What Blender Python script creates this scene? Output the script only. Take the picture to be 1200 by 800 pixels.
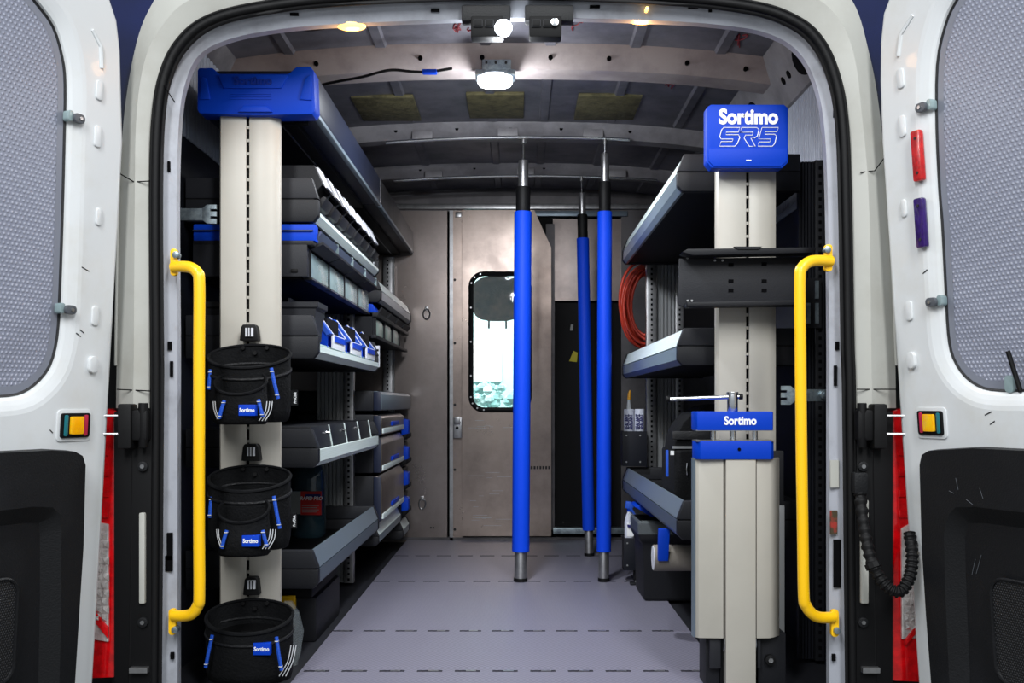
import bpy, bmesh, math, random
from mathutils import Vector, Matrix, geometry

random.seed(7)
scene = bpy.context.scene
for o in list(bpy.data.objects):
    bpy.data.objects.remove(o)
COL = scene.collection

# ------------------------------------------------------------------ camera, world, lights, exposure
cam_d = bpy.data.cameras.new('camera')
cam = bpy.data.objects.new('camera', cam_d)
COL.objects.link(cam)
CH = 0.70                                     # camera height over the load floor
cam.location = (0, 0, CH)
cam.rotation_euler = (math.radians(90), 0, 0)
cam_d.sensor_width = 36
cam_d.lens = 36
cam_d.shift_x = -7 / 1200
cam_d.shift_y = 72 / 1200
cam_d.clip_start = 0.05
scene.camera = cam

world = bpy.data.worlds.new('world')
scene.world = world
world.use_nodes = True
bg = world.node_tree.nodes['Background']
bg.inputs[0].default_value = (0.86, 0.94, 1.0, 1)
bg.inputs[1].default_value = 0.42


def area_light(name, loc, target, sx, sy, power, col=(1, 1, 1)):
    l = bpy.data.lights.new(name, 'AREA')
    l.shape = 'RECTANGLE'
    l.size, l.size_y = sx, sy
    l.energy = power
    l.color = col
    o = bpy.data.objects.new(name, l)
    COL.objects.link(o)
    o.location = loc
    o.rotation_euler = (Vector(target) - Vector(loc)).to_track_quat('-Z', 'Y').to_euler()
    return o


# strip lights on the workshop ceiling, above and behind the photographer
area_light('workshop_strip_light', (-1.0, -0.6, 3.1), (-0.5, 2.6, 0.4), 0.5, 2.0, 105, (0.97, 0.99, 1.0))
area_light('workshop_strip_light', (1.0, -0.6, 3.1), (0.5, 2.6, 0.4), 0.5, 2.0, 105, (0.97, 0.99, 1.0))

scene.view_settings.view_transform = 'Standard'
scene.view_settings.look = 'None'
scene.view_settings.exposure = 0.0
scene.view_settings.gamma = 1.0
scene.view_settings.use_curve_mapping = False

# ------------------------------------------------------------------ measuring helpers (pixel at a known distance -> metres)
F, VX, VY = 1200.0, 607.0, 472.0


def U(px, Y):
    return (px - VX) * Y / F


def V(py, Y):
    return CH + (VY - py) * Y / F


def S(px, Y):
    return px * Y / F


# ------------------------------------------------------------------ materials
def lin(c):
    c = c / 255.0
    return c / 12.92 if c <= 0.04045 else ((c + 0.055) / 1.055) ** 2.4


def rgb(c):
    return (lin(c[0]), lin(c[1]), lin(c[2]), 1)


def mat(name, col, rough=0.5, metal=0.0, var=0.0, vscale=6.0, bump=0.0, bscale=60.0, spec=0.5, alpha=1.0,
        trans=0.0, emit=None, estr=0.0, stretch=None, col2=None, coat=0.0, aniso=0.0, vlow=0.42, vhigh=0.62, rvar=0.0):
    m = bpy.data.materials.new(name)
    m.use_nodes = True
    nt = m.node_tree
    b = nt.nodes['Principled BSDF']
    b.inputs['Base Color'].default_value = rgb(col)
    b.inputs['Roughness'].default_value = rough
    b.inputs['Metallic'].default_value = metal
    b.inputs['Specular IOR Level'].default_value = spec
    b.inputs['Alpha'].default_value = alpha
    b.inputs['Transmission Weight'].default_value = trans
    b.inputs['Coat Weight'].default_value = coat
    b.inputs['Anisotropic'].default_value = aniso
    if emit:
        b.inputs['Emission Color'].default_value = rgb(emit)
        b.inputs['Emission Strength'].default_value = estr
    tc = nt.nodes.new('ShaderNodeTexCoord')
    mp = nt.nodes.new('ShaderNodeMapping')
    nt.links.new(tc.outputs['Object'], mp.inputs['Vector'])
    if stretch:
        mp.inputs['Scale'].default_value = stretch
    if var > 0 or col2:
        n = nt.nodes.new('ShaderNodeTexNoise')
        n.inputs['Scale'].default_value = vscale
        n.inputs['Detail'].default_value = 6
        n.inputs['Roughness'].default_value = 0.65
        nt.links.new(mp.outputs[0], n.inputs['Vector'])
        r = nt.nodes.new('ShaderNodeMapRange')
        r.inputs['From Min'].default_value = vlow
        r.inputs['From Max'].default_value = vhigh
        nt.links.new(n.outputs['Fac'], r.inputs['Value'])
        mx = nt.nodes.new('ShaderNodeMix')
        mx.data_type = 'RGBA'
        c = rgb(col)
        mx.inputs[6].default_value = c
        mx.inputs[7].default_value = rgb(col2) if col2 else tuple([x * (1 - var) for x in c[:3]] + [1])
        nt.links.new(r.outputs[0], mx.inputs[0])
        nt.links.new(mx.outputs[2], b.inputs['Base Color'])
        if rvar:
            r2 = nt.nodes.new('ShaderNodeMapRange')
            r2.inputs['To Min'].default_value = rough - rvar
            r2.inputs['To Max'].default_value = rough + rvar
            nt.links.new(n.outputs['Fac'], r2.inputs['Value'])
            r2.inputs['From Min'].default_value = 0.3
            r2.inputs['From Max'].default_value = 0.7
            nt.links.new(r2.outputs[0], b.inputs['Roughness'])
    if bump > 0:
        n2 = nt.nodes.new('ShaderNodeTexNoise')
        n2.inputs['Scale'].default_value = bscale
        n2.inputs['Detail'].default_value = 3
        nt.links.new(mp.outputs[0], n2.inputs['Vector'])
        bp = nt.nodes.new('ShaderNodeBump')
        bp.inputs['Strength'].default_value = bump
        bp.inputs['Distance'].default_value = 0.004
        nt.links.new(n2.outputs['Fac'], bp.inputs['Height'])
        nt.links.new(bp.outputs[0], b.inputs['Normal'])
    return m


def vmath(nt, op, a=None, b=None):
    n = nt.nodes.new('ShaderNodeVectorMath')
    n.operation = op
    for i, x in enumerate((a, b)):
        if x is None:
            continue
        if hasattr(x, 'is_linked') or hasattr(x, 'links'):
            nt.links.new(x, n.inputs[i])
        else:
            n.inputs[i].default_value = x
    return n


def fmath(nt, op, a=None, b=None):
    n = nt.nodes.new('ShaderNodeMath')
    n.operation = op
    for i, x in enumerate((a, b)):
        if x is None:
            continue
        if hasattr(x, 'links'):
            nt.links.new(x, n.inputs[i])
        else:
            n.inputs[i].default_value = x
    return n


def dots_mat(name, col, coldark, a, ratio, rough, source='UV', strength=0.6, rad=0.42, spec=0.5, dist=0.003):
    """staggered round pimples: lattice constant a (metres)"""
    m = mat(name, col, rough, spec=spec)
    nt = m.node_tree
    b = nt.nodes['Principled BSDF']
    tc = nt.nodes.new('ShaderNodeTexCoord')
    src = tc.outputs['UV'] if source == 'UV' else tc.outputs['Object']
    sc = vmath(nt, 'MULTIPLY', src, (1 / a, 1 / (a * ratio), 0))
    ds = []
    for off in ((0, 0, 0), (0.5, 0.5, 0)):
        ad = vmath(nt, 'ADD', sc.outputs[0], off)
        fr = vmath(nt, 'FRACTION', ad.outputs[0])
        sb = vmath(nt, 'SUBTRACT', fr.outputs[0], (0.5, 0.5, 0))
        ml = vmath(nt, 'MULTIPLY', sb.outputs[0], (1, ratio, 0))
        ln = vmath(nt, 'LENGTH', ml.outputs[0])
        ds.append(ln.outputs['Value'])
    mn = fmath(nt, 'MINIMUM', ds[0], ds[1])
    mr = nt.nodes.new('ShaderNodeMapRange')
    mr.interpolation_type = 'SMOOTHSTEP'
    nt.links.new(mn.outputs[0], mr.inputs['Value'])
    mr.inputs['From Min'].default_value = rad
    mr.inputs['From Max'].default_value = rad * 0.35
    bp = nt.nodes.new('ShaderNodeBump')
    bp.inputs['Strength'].default_value = strength
    bp.inputs['Distance'].default_value = dist
    nt.links.new(mr.outputs[0], bp.inputs['Height'])
    nt.links.new(bp.outputs[0], b.inputs['Normal'])
    mx = nt.nodes.new('ShaderNodeMix')
    mx.data_type = 'RGBA'
    mx.inputs[6].default_value = rgb(coldark)
    mx.inputs[7].default_value = rgb(col)
    nt.links.new(mr.outputs[0], mx.inputs[0])
    nt.links.new(mx.outputs[2], b.inputs['Base Color'])
    return m


MT = {}
MT['white'] = mat('white body paint', (208, 211, 213), 0.36, var=0.10, vscale=5, col2=(198, 198, 194), coat=0.08, vlow=0.5, vhigh=0.8)
MT['pillar'] = mat('aged white pillar paint', (176, 176, 170), 0.38, col2=(160, 158, 150), vscale=4, vlow=0.45, vhigh=0.75)
MT['flange'] = mat('grey white flange paint', (160, 163, 172), 0.38, col2=(134, 136, 142), vscale=9, vlow=0.5, vhigh=0.75)
MT['navy'] = mat('navy body paint', (8, 22, 70), 0.25, coat=0.5, var=0.3, vscale=3)
MT['rubber'] = mat('black rubber', (8, 8, 10), 0.6, spec=0.25, bump=0.1, bscale=80)
MT['blackplastic'] = mat('black grained plastic', (14, 15, 18), 0.55, spec=0.3, bump=0.25, bscale=260, col2=(25, 26, 30), vscale=4, vlow=0.5, vhigh=0.8)
MT['black'] = mat('matt black', (6, 6, 8), 0.6, spec=0.2)
MT['deepnavy'] = mat('dark navy lining', (14, 17, 27), 0.6, spec=0.3, var=0.3, vscale=3)
MT['capgrey'] = mat('anthracite plastic', (30, 31, 36), 0.55, spec=0.3, bump=0.12, bscale=300)
MT['capdark'] = mat('dark anthracite plastic', (18, 19, 24), 0.55, spec=0.3, bump=0.12, bscale=300)
MT['navyplastic'] = mat('navy grey plastic', (28, 34, 54), 0.4)
MT['cream'] = mat('light grey powder coat', (172, 168, 159), 0.42, col2=(162, 158, 149), vscale=3, vlow=0.45, vhigh=0.8)
MT['blue'] = mat('signal blue plastic', (0, 58, 182), 0.5, spec=0.18, bump=0.05, bscale=300)
MT['blueshade'] = mat('shaded blue plastic', (2, 40, 140), 0.45, spec=0.3)  # darker blue that paints relief shade onto the embossed letters
MT['polblue'] = mat('blue foam sleeve', (0, 66, 216), 0.6, spec=0.25, bump=0.08, bscale=200)
MT['yellow'] = mat('yellow powder coat', (252, 196, 8), 0.38, coat=0.2)
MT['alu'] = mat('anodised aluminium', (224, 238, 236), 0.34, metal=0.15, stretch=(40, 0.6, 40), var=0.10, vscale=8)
MT['aludark'] = mat('darker aluminium profile', (120, 134, 146), 0.36, metal=0.4)  # on tray rails this darker tone paints shade into the lower facet
MT['alushade'] = mat('shaded aluminium profile', (92, 106, 120), 0.36, metal=0.4)  # rail aluminium with shade painted in, for the lowest trays
MT['clipgrey'] = mat('grey clip plastic', (78, 82, 88), 0.45)
MT['flapnavy'] = mat('navy flap plastic', (56, 64, 94), 0.35)
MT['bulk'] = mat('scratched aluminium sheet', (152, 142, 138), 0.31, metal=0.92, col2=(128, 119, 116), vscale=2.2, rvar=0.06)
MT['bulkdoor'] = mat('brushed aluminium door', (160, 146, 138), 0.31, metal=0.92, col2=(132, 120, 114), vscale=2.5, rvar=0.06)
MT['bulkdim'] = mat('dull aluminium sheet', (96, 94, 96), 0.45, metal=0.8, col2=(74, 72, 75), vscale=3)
MT['galv'] = mat('galvanised steel', (168, 182, 188), 0.35, metal=0.85, col2=(130, 142, 150), vscale=40)
MT['chrome'] = mat('bright steel', (205, 207, 210), 0.22, metal=1.0)
MT['steel'] = mat('satin steel', (170, 170, 172), 0.35, metal=0.9, var=0.2, vscale=30)
MT['upright'] = mat('zinc grey profile', (138, 140, 142), 0.42, metal=0.3)
MT['roof'] = mat('grey primed roof steel', (112, 111, 120), 0.42, col2=(88, 88, 96), vscale=4, metal=0.25, rvar=0.08)
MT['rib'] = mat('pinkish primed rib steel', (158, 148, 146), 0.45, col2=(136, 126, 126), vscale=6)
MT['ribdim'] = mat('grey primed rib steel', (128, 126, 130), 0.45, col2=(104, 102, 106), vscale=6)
MT['pad'] = mat('olive damping pad', (98, 92, 62), 0.8, bump=0.8, bscale=70, col2=(70, 66, 42), vscale=30)
MT['slotdark'] = mat('slot rubber', (38, 37, 44), 0.7, spec=0.2)
MT['holes'] = mat('hole black', (4, 4, 6), 0.9, spec=0.1)
MT['redlens'] = mat('red lamp lens', (200, 8, 16), 0.12, trans=0.0, coat=0.4, var=0.35, vscale=40)
MT['clearlens'] = mat('clear lamp lens', (226, 222, 220), 0.1, metal=0.55, col2=(190, 182, 180), vscale=50)
MT['redrefl'] = mat('red reflector', (198, 30, 30), 0.25, coat=0.4, var=0.4, vscale=60)
MT['purplerefl'] = mat('purple reflector', (48, 18, 100), 0.2, coat=0.5, var=0.4, vscale=60)
MT['amber'] = mat('amber lens', (250, 170, 0), 0.2, coat=0.4, col2=(240, 190, 20), vscale=40)
MT['teal'] = mat('teal tinted plastic', (30, 110, 120), 0.3)
MT['crimson'] = mat('crimson plastic', (180, 40, 70), 0.3)
MT['panel'] = dots_mat('pimpled grey plastic sheet', (160, 164, 180), (128, 132, 148), 0.0108, 1.732, 0.36, 'UV', 0.55, 0.36)
MT['panelplain'] = mat('smooth grey plastic edge', (120, 124, 136), 0.4)
MT['grille'] = dots_mat('speaker grille cloth', (28, 29, 33), (10, 10, 12), 0.006, 1.732, 0.5, 'UV', 0.5, 0.45)
MT['floor'] = dots_mat('studded grey floor', (126, 124, 139), (102, 100, 114), 0.016, 1.0, 0.42, 'Object', 0.45, 0.47, dist=0.002)
MT['subfloor'] = mat('dark subfloor', (24, 25, 32), 0.6, var=0.3, vscale=5)
MT['corr'] = mat('grey corrugated plastic', (150, 156, 170), 0.45, col2=(136, 142, 156), vscale=8)
MT['clearpane'] = mat('frosted clear plastic', (150, 170, 172), 0.2, alpha=0.75, col2=(128, 148, 152), vscale=6)
MT['clearlight'] = mat('pale frosted plastic', (176, 204, 198), 0.22, alpha=0.85)
MT['tealpane'] = mat('pale teal frosted plastic', (146, 176, 164), 0.25, alpha=0.9)
MT['film'] = mat('thin clear film', (170, 180, 184), 0.25, alpha=0.22)
MT['card'] = mat('white label card', (214, 216, 224), 0.4)
MT['bagcloth'] = mat('black nylon cloth', (4, 5, 7), 0.85, bump=0.6, bscale=160, spec=0.2, col2=(9, 10, 13), vscale=12)
MT['bagdeep'] = mat('black bag lining', (3, 3, 4), 0.9, spec=0.1)
MT['bagedge'] = mat('black binding tape', (9, 10, 13), 0.8, spec=0.15)
MT['bagtrim'] = mat('dark webbing', (12, 13, 17), 0.55, bump=0.4, bscale=240)
MT['bluestrap'] = mat('blue webbing', (14, 74, 184), 0.55, bump=0.4, bscale=300)
MT['stitch'] = mat('reflective white piping', (206, 208, 210), 0.5)
MT['hose'] = mat('red air hose', (214, 66, 44), 0.4)
MT['jug'] = mat('smoky bottle plastic', (40, 62, 72), 0.2, alpha=0.85, coat=0.3)
MT['labelred'] = mat('red label print', (196, 34, 30), 0.45)
MT['labelgrey'] = mat('grey label print', (150, 152, 150), 0.5)
MT['print'] = mat('white print', (236, 238, 240), 0.45)
MT['navyprint'] = mat('navy print', (26, 28, 96), 0.45)
MT['cartridge'] = mat('white cartridge plastic', (196, 200, 214), 0.35)
MT['nozzle'] = mat('frosted nozzle plastic', (190, 196, 200), 0.3)
MT['tip'] = mat('yellow nozzle cap', (226, 160, 30), 0.4)
MT['paper'] = mat('grey paper roll', (120, 114, 106), 0.85, bump=0.2, bscale=120)
MT['glass'] = mat('window glass', (235, 250, 248), 0.02, alpha=0.22, spec=0.5)
MT['led'] = mat('lit white led', (255, 255, 255), 0.3, emit=(235, 245, 255), estr=7)
MT['amberlit'] = mat('lit warm lamp', (255, 210, 140), 0.3, emit=(255, 196, 96), estr=3.2)
MT['seatcloth'] = mat('dark seat fabric', (44, 58, 58), 0.9, bump=0.4, bscale=90, col2=(112, 96, 84), vscale=9)
MT['hedge'] = mat('teal grey hedge leaves', (130, 190, 186), 0.8, bump=0.8, bscale=12, col2=(200, 236, 232), vscale=9)
MT['whitewall'] = mat('white rendered wall', (250, 252, 250), 0.7)
MT['palewall'] = mat('pale teal cladding', (176, 220, 218), 0.7)
MT['concrete'] = mat('workshop concrete', (120, 120, 118), 0.7, var=0.25, vscale=3, bump=0.1, bscale=30)
MT['redchalk'] = mat('red marker', (120, 20, 34), 0.8)
MT['yellowtag'] = mat('yellow paper tag', (196, 184, 60), 0.8)
MT['stickerdark'] = mat('worn sticker', (60, 50, 30), 0.6, col2=(150, 40, 30), vscale=60)


# ------------------------------------------------------------------ mesh builder
OFF = {}


class MB:
    def __init__(s):
        s.v, s.f, s.mi, s.uv = [], [], [], {}

    def add(s, vs, fs, mi=0):
        n = len(s.v)
        s.v += [tuple(p) for p in vs]
        for f in fs:
            s.f.append([i + n for i in f])
            s.mi.append(mi)
        return n

    def box(s, x0, x1, y0, y1, z0, z1, mi=0):
        v = [(x, y, z) for z in (z0, z1) for y in (y0, y1) for x in (x0, x1)]
        s.add(v, [(0, 2, 3, 1), (4, 5, 7, 6), (0, 1, 5, 4), (2, 6, 7, 3), (0, 4, 6, 2), (1, 3, 7, 5)], mi)
        return s

    def prism(s, poly, axis, a, b, mi=0):
        """poly in the two other axes (x,z for 'y'; y,z for 'x'; x,y for 'z')"""
        def P(p, w):
            return {'y': (p[0], w, p[1]), 'x': (w, p[0], p[1]), 'z': (p[0], p[1], w)}[axis]
        n = len(poly)
        v = [P(p, a) for p in poly] + [P(p, b) for p in poly]
        f = [tuple(range(n))[::-1], tuple(range(n, 2 * n))]
        f += [(i, (i + 1) % n, n + (i + 1) % n, n + i) for i in range(n)]
        s.add(v, f, mi)
        return s

    def loft(s, rings, cap0=True, cap1=True, closed=True, mi=0):
        n = len(rings[0])
        v = [p for r in rings for p in r]
        f = []
        for k in range(len(rings) - 1):
            for i in range(n if closed else n - 1):
                j = (i + 1) % n
                f.append((k * n + i, k * n + j, (k + 1) * n + j, (k + 1) * n + i))
        if cap0:
            f.append(tuple(range(n))[::-1])
        if cap1:
            f.append(tuple(range((len(rings) - 1) * n, len(rings) * n)))
        s.add(v, f, mi)
        return s

    def tube(s, path, r, n=8, caps=True, closed=False, mi=0):
        path = [Vector(p) for p in path]
        m = len(path)
        rings = []
        up = None
        for i, p in enumerate(path):
            if closed:
                d = path[(i + 1) % m] - path[(i - 1) % m]
            else:
                d = path[min(i + 1, m - 1)] - path[max(i - 1, 0)]
            d.normalize()
            if up is None:
                up = Vector((0, 0, 1)) if abs(d.z) < 0.9 else Vector((1, 0, 0))
            sd = d.cross(up)
            if sd.length < 1e-6:
                sd = d.cross(Vector((0.3, 1, 0)))
            sd.normalize()
            up = sd.cross(d).normalized()
            rr = r[i] if isinstance(r, list) else r
            rx, ry = rr if isinstance(rr, tuple) else (rr, rr)
            rings.append([p + sd * (rx * math.cos(2 * math.pi * k / n)) + up * (ry * math.sin(2 * math.pi * k / n)) for k in range(n)])
        if closed:
            rings.append(rings[0])
            return s.loft(rings, False, False, mi=mi)
        return s.loft(rings, caps, caps, mi=mi)

    def cyl(s, a, b, r, n=16, mi=0, r2=None):
        return s.tube([a, b], [r, r if r2 is None else r2], n, mi=mi)

    def lathe(s, prof, c, n=20, mi=0):
        rings = [[(c[0] + r * math.cos(2 * math.pi * k / n), c[1] + r * math.sin(2 * math.pi * k / n), c[2] + z) for k in range(n)] for r, z in prof]
        return s.loft(rings, True, True, mi=mi)

    def ribbon(s, A, B, mi=0, thr=None):
        n = len(A)
        base = s.add(list(A) + list(B), [])
        for i in range(n - 1):
            s.f.append([base + i, base + i + 1, base + n + i + 1, base + n + i])
            m = mi
            if thr is not None and min(A[i][2], A[i + 1][2]) < thr - 1e-4:
                m = 1
            s.mi.append(m)
        return s

    def build(s, name, mats, parent=None, bevel=0.0, smooth=None, seg=2, at=None, kind=None):
        off = Vector((0, 0, 0))
        if parent is not None:
            off = OFF[parent.name]
        elif at is not None:
            off = Vector(at)
        me = bpy.data.meshes.new(name)
        me.from_pydata([tuple(Vector(p) - off) for p in s.v], [], s.f)
        if not isinstance(mats, (list, tuple)):
            mats = [mats]
        for m in mats:
            me.materials.append(MT[m])
        me.polygons.foreach_set('material_index', s.mi)
        if s.uv:
            lay = me.uv_layers.new(name='UVMap')
            for l in me.loops:
                lay.data[l.index].uv = s.uv.get(l.vertex_index, (0, 0))
        bm = bmesh.new()
        bm.from_mesh(me)
        bmesh.ops.recalc_face_normals(bm, faces=bm.faces)
        if bevel > 0:
            es = [e for e in bm.edges if len(e.link_faces) == 2 and e.calc_face_angle(0) > 0.6]
            if es:
                bmesh.ops.bevel(bm, geom=es, offset=bevel, segments=seg, affect='EDGES', profile=0.6, clamp_overlap=True)
        bm.to_mesh(me)
        bm.free()
        if smooth is None:
            smooth = 35
        if smooth:
            me.polygons.foreach_set('use_smooth', [True] * len(me.polygons))
            me.set_sharp_from_angle(angle=math.radians(smooth))
        me.update()
        o = bpy.data.objects.new(name, me)
        COL.objects.link(o)
        OFF[o.name] = off
        if parent is not None:
            o.parent = parent
        else:
            o.location = off
        if kind:
            o['kind'] = kind
        return o


def tag(o, label=None, cat=None, group=None, kind=None):
    if label:
        o['label'] = label
    if cat:
        o['category'] = cat
    if group:
        o['group'] = group
    if kind:
        o['kind'] = kind
    return o


def thing(name, label, cat, loc, group=None, kind=None):
    o = bpy.data.objects.new(name, None)
    o.empty_display_size = 0.05
    COL.objects.link(o)
    o.location = loc
    OFF[o.name] = Vector(loc)
    return tag(o, label, cat, group, kind)


def copy_tree(o, parent=None, shift=None):
    c = o.copy()
    COL.objects.link(c)
    c.parent = parent
    if shift is not None:
        c.location = o.location + Vector(shift)
        OFF[c.name] = OFF[o.name] + Vector(shift)
    for ch in o.children:
        copy_tree(ch, c)
    return c


def catmull(pts, sub=6):
    out = []
    n = len(pts)
    P = [Vector(p) for p in pts]
    for i in range(n - 1):
        p0, p1, p2, p3 = P[max(i - 1, 0)], P[i], P[i + 1], P[min(i + 2, n - 1)]
        for k in range(sub):
            t = k / sub
            out.append(0.5 * ((2 * p1) + (-p0 + p2) * t + (2 * p0 - 5 * p1 + 4 * p2 - p3) * t * t + (-p0 + 3 * p1 - 3 * p2 + p3) * t ** 3))
    out.append(P[-1])
    return out


def text(name, body, size, loc, mat_name, parent, rot=None, extrude=0.0006, bold=0.0, xs=1.0, shear=0.0, outline=0.0, align='CENTER'):
    cu = bpy.data.curves.new(name, 'FONT')
    cu.body = body
    cu.size = size
    cu.align_x = align
    cu.align_y = 'CENTER'
    cu.extrude = extrude
    cu.offset = bold
    cu.shear = shear
    cu.resolution_u = 4
    if outline:
        cu.fill_mode = 'NONE'
        cu.extrude = 0
        cu.bevel_depth = outline
        cu.bevel_resolution = 0
    t = bpy.data.objects.new(name + '_tmp', cu)
    COL.objects.link(t)
    dg = bpy.context.evaluated_depsgraph_get()
    me = bpy.data.meshes.new_from_object(t.evaluated_get(dg))
    bpy.data.objects.remove(t)
    bpy.data.curves.remove(cu)
    R = (rot or Matrix.Rotation(math.radians(90), 4, 'X'))
    me.transform(Matrix.Translation(Vector(loc) - OFF[parent.name]) @ R @ Matrix.Diagonal((xs, 1, 1, 1)))
    me.materials.clear()
    me.materials.append(MT[mat_name])
    o = bpy.data.objects.new(name, me)
    COL.objects.link(o)
    o.parent = parent
    OFF[o.name] = OFF[parent.name]
    return o


ROT_LEFT_WALL = Matrix(((0, 0, 1, 0), (1, 0, 0, 0), (0, 1, 0, 0), (0, 0, 0, 1)))      # text facing +X
ORD = ['first', 'second', 'third', 'fourth', 'fifth', 'sixth', 'seventh', 'eighth', 'ninth', 'tenth']

YD = 2.41            # plane of the rear opening
YB = 5.24            # bulkhead
XL, XR = -0.905, 0.835
ZC = 1.80            # roof skin at the middle

# ================================================================== SETTING
# ---- ground under the van
g = MB().box(-6, 6, -5, 9, -0.72, -0.68).build('ground', 'concrete', at=(0, 2, -0.7))
tag(g, 'grey concrete workshop ground under the van', 'ground', kind='structure')

# ---- floor
fl = MB().box(-0.57, 0.53, 2.36, YB, -0.012, 0.0).build('floor', 'floor', at=(0, 2.36, 0), bevel=0.002)
tag(fl, 'grey studded load floor of the van with rows of lashing slots', 'floor', kind='structure')
MB().box(XL - 0.06, XR + 0.06, 2.36, YB + 0.05, -0.05, -0.0125).build('subfloor', 'subfloor', fl)
slot = None
for y, px0, n in ((2.675, 371, 11), (3.146, 401, 11), (4.02, 447, 13), (4.69, 470, 12)):
    x0 = U(px0, y)
    for k in range(n):
        xx = x0 + k * 0.0985
        if xx > 0.50:
            break
        mb = MB()
        mb.box(xx - 0.033, xx + 0.033, y - 0.007, y + 0.007, -0.004, 0.0006)
        so = mb.build('lashing_slot', 'slotdark', fl)
        mb = MB()
        mb.box(xx - 0.004, xx + 0.022, y - 0.004, y + 0.004, 0.0004, 0.0018)
        if y < 3.5:
            mb.build('slot_insert', 'steel', so)

# ---- ceiling


def roofz(x, base):
    return base - 0.055 * abs((x + 0.035) / 0.87) ** 2.6


xs = [XL - 0.03 + (XR - XL + 0.06) * i / 40 for i in range(41)]
mb = MB()
mb.loft([[(x, 2.5, roofz(x, ZC)) for x in xs] + [(x, 2.5, roofz(x, ZC) + 0.03) for x in reversed(xs)],
         [(x, 5.45, roofz(x, ZC)) for x in xs] + [(x, 5.45, roofz(x, ZC) + 0.03) for x in reversed(xs)]])
ceil = mb.build('ceiling', 'roof', at=(0, 2.5, ZC))
tag(ceil, 'bare grey primed steel roof of the van with cross ribs', 'ceiling', kind='structure')


def rib(y, w, depth, m, holes):
    zb = ZC - depth
    xs2 = [XL + (XR - XL) * i / 30 for i in range(31)]
    rings = []
    for x in xs2:
        e = roofz(x, zb)
        t = roofz(x, ZC) + 0.002
        rings.append([(x, y - w / 2 - 0.03, t), (x, y - w / 2 - 0.028, t - 0.008), (x, y - w / 2, e + 0.012), (x, y - w / 2 + 0.012, e), (x, y + w / 2 - 0.012, e), (x, y + w / 2, e + 0.012), (x, y + w / 2 + 0.03, t)])
    r = MB().loft(rings).build('roof_rib', m, ceil)
    for x in holes:
        z = roofz(x, zb)
        mb = MB()
        c = Vector((x, y - w / 2 - 0.010, z + 0.030))
        mb.tube([c + Vector((0, -0.006, 0)), c + Vector((0, 0.004, 0))], 0.007, 10)
        mb.build('rib_hole', 'holes', r)
    return r


rib(3.22, 0.12, 0.068, 'rib', (-0.62, -0.30, -0.11, 0.10, 0.28, 0.52, 0.70))
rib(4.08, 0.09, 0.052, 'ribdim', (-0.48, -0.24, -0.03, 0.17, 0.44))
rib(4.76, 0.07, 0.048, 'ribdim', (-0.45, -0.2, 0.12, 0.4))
for x in (-0.70, -0.42, -0.10, 0.10, 0.36, 0.62):        # pressed swages running along the roof
    for ya, yb in ((2.52, 3.13), (3.31, 3.97), (4.14, 4.68), (4.83, 5.2)):
        z = roofz(x, ZC)
        MB().prism([(x - 0.022, z + 0.004), (x - 0.014, z - 0.008), (x + 0.014, z - 0.008), (x + 0.022, z + 0.004)], 'y', ya, yb).build('roof_swage', 'roof', ceil)
for x0, x1 in ((U(420, 3.8), U(490, 3.8)), (U(548, 3.75), U(614, 3.75)), (U(675, 3.78), U(747, 3.78))):
    z = roofz((x0 + x1) / 2, ZC)
    MB().box(x0, x1, 3.62, 3.92, z - 0.012, z + 0.001).build('damping_pad', 'pad', ceil, bevel=0.003)
# red marker scribbles on the roof
for cx, cy in ((0.66, 3.02), (0.17, 2.98), (-0.18, 2.99), (-0.13, 3.0), (0.52, 3.46)):
    mb = MB()
    p = []
    for k in range(9):
        x = cx + random.uniform(-0.02, 0.02)
        p.append((x, cy + random.uniform(-0.06, 0.06), roofz(x, ZC) - 0.002))
    mb.tube(catmull(p, 4), 0.0018, 4)
    mb.build('marker_scribble', 'redchalk', ceil)

# ---- side walls
w = MB().box(XL - 0.10, XL, 2.50, 5.45, -0.05, 1.80).build('wall_left', 'deepnavy', at=(XL, 2.56, 0))
tag(w, 'dark lining of the van side wall behind the left shelves', 'wall', kind='structure')
mb = MB()
for k in range(26):
    y = 2.58 + k * 0.03
    mb.prism([(XL + 0.001, y), (XL + 0.006, y + 0.008), (XL + 0.006, y + 0.020), (XL + 0.001, y + 0.028)], 'z', 1.42, 1.74)
mb.build('corrugated_panel', 'corr', w, kind='stuff')
w2 = MB().box(XR, XR + 0.10, 2.50, 5.45, -0.05, 1.80).build('wall_right', 'deepnavy', at=(XR, 2.56, 0))
tag(w2, 'dark lining of the van side wall behind the right shelves', 'wall', kind='structure')
mb = MB()
for k in range(46):
    y = 2.58 + k * 0.022
    mb.prism([(XR - 0.001, y), (XR - 0.006, y + 0.005), (XR - 0.006, y + 0.015), (XR - 0.001, y + 0.020)], 'z', 1.30, 1.60)
mb.box(XR - 0.004, XR - 0.0005, 2.57, 3.7, 1.28, 1.62)
mb.build('corrugated_panel', 'corr', w2, kind='stuff')
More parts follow.
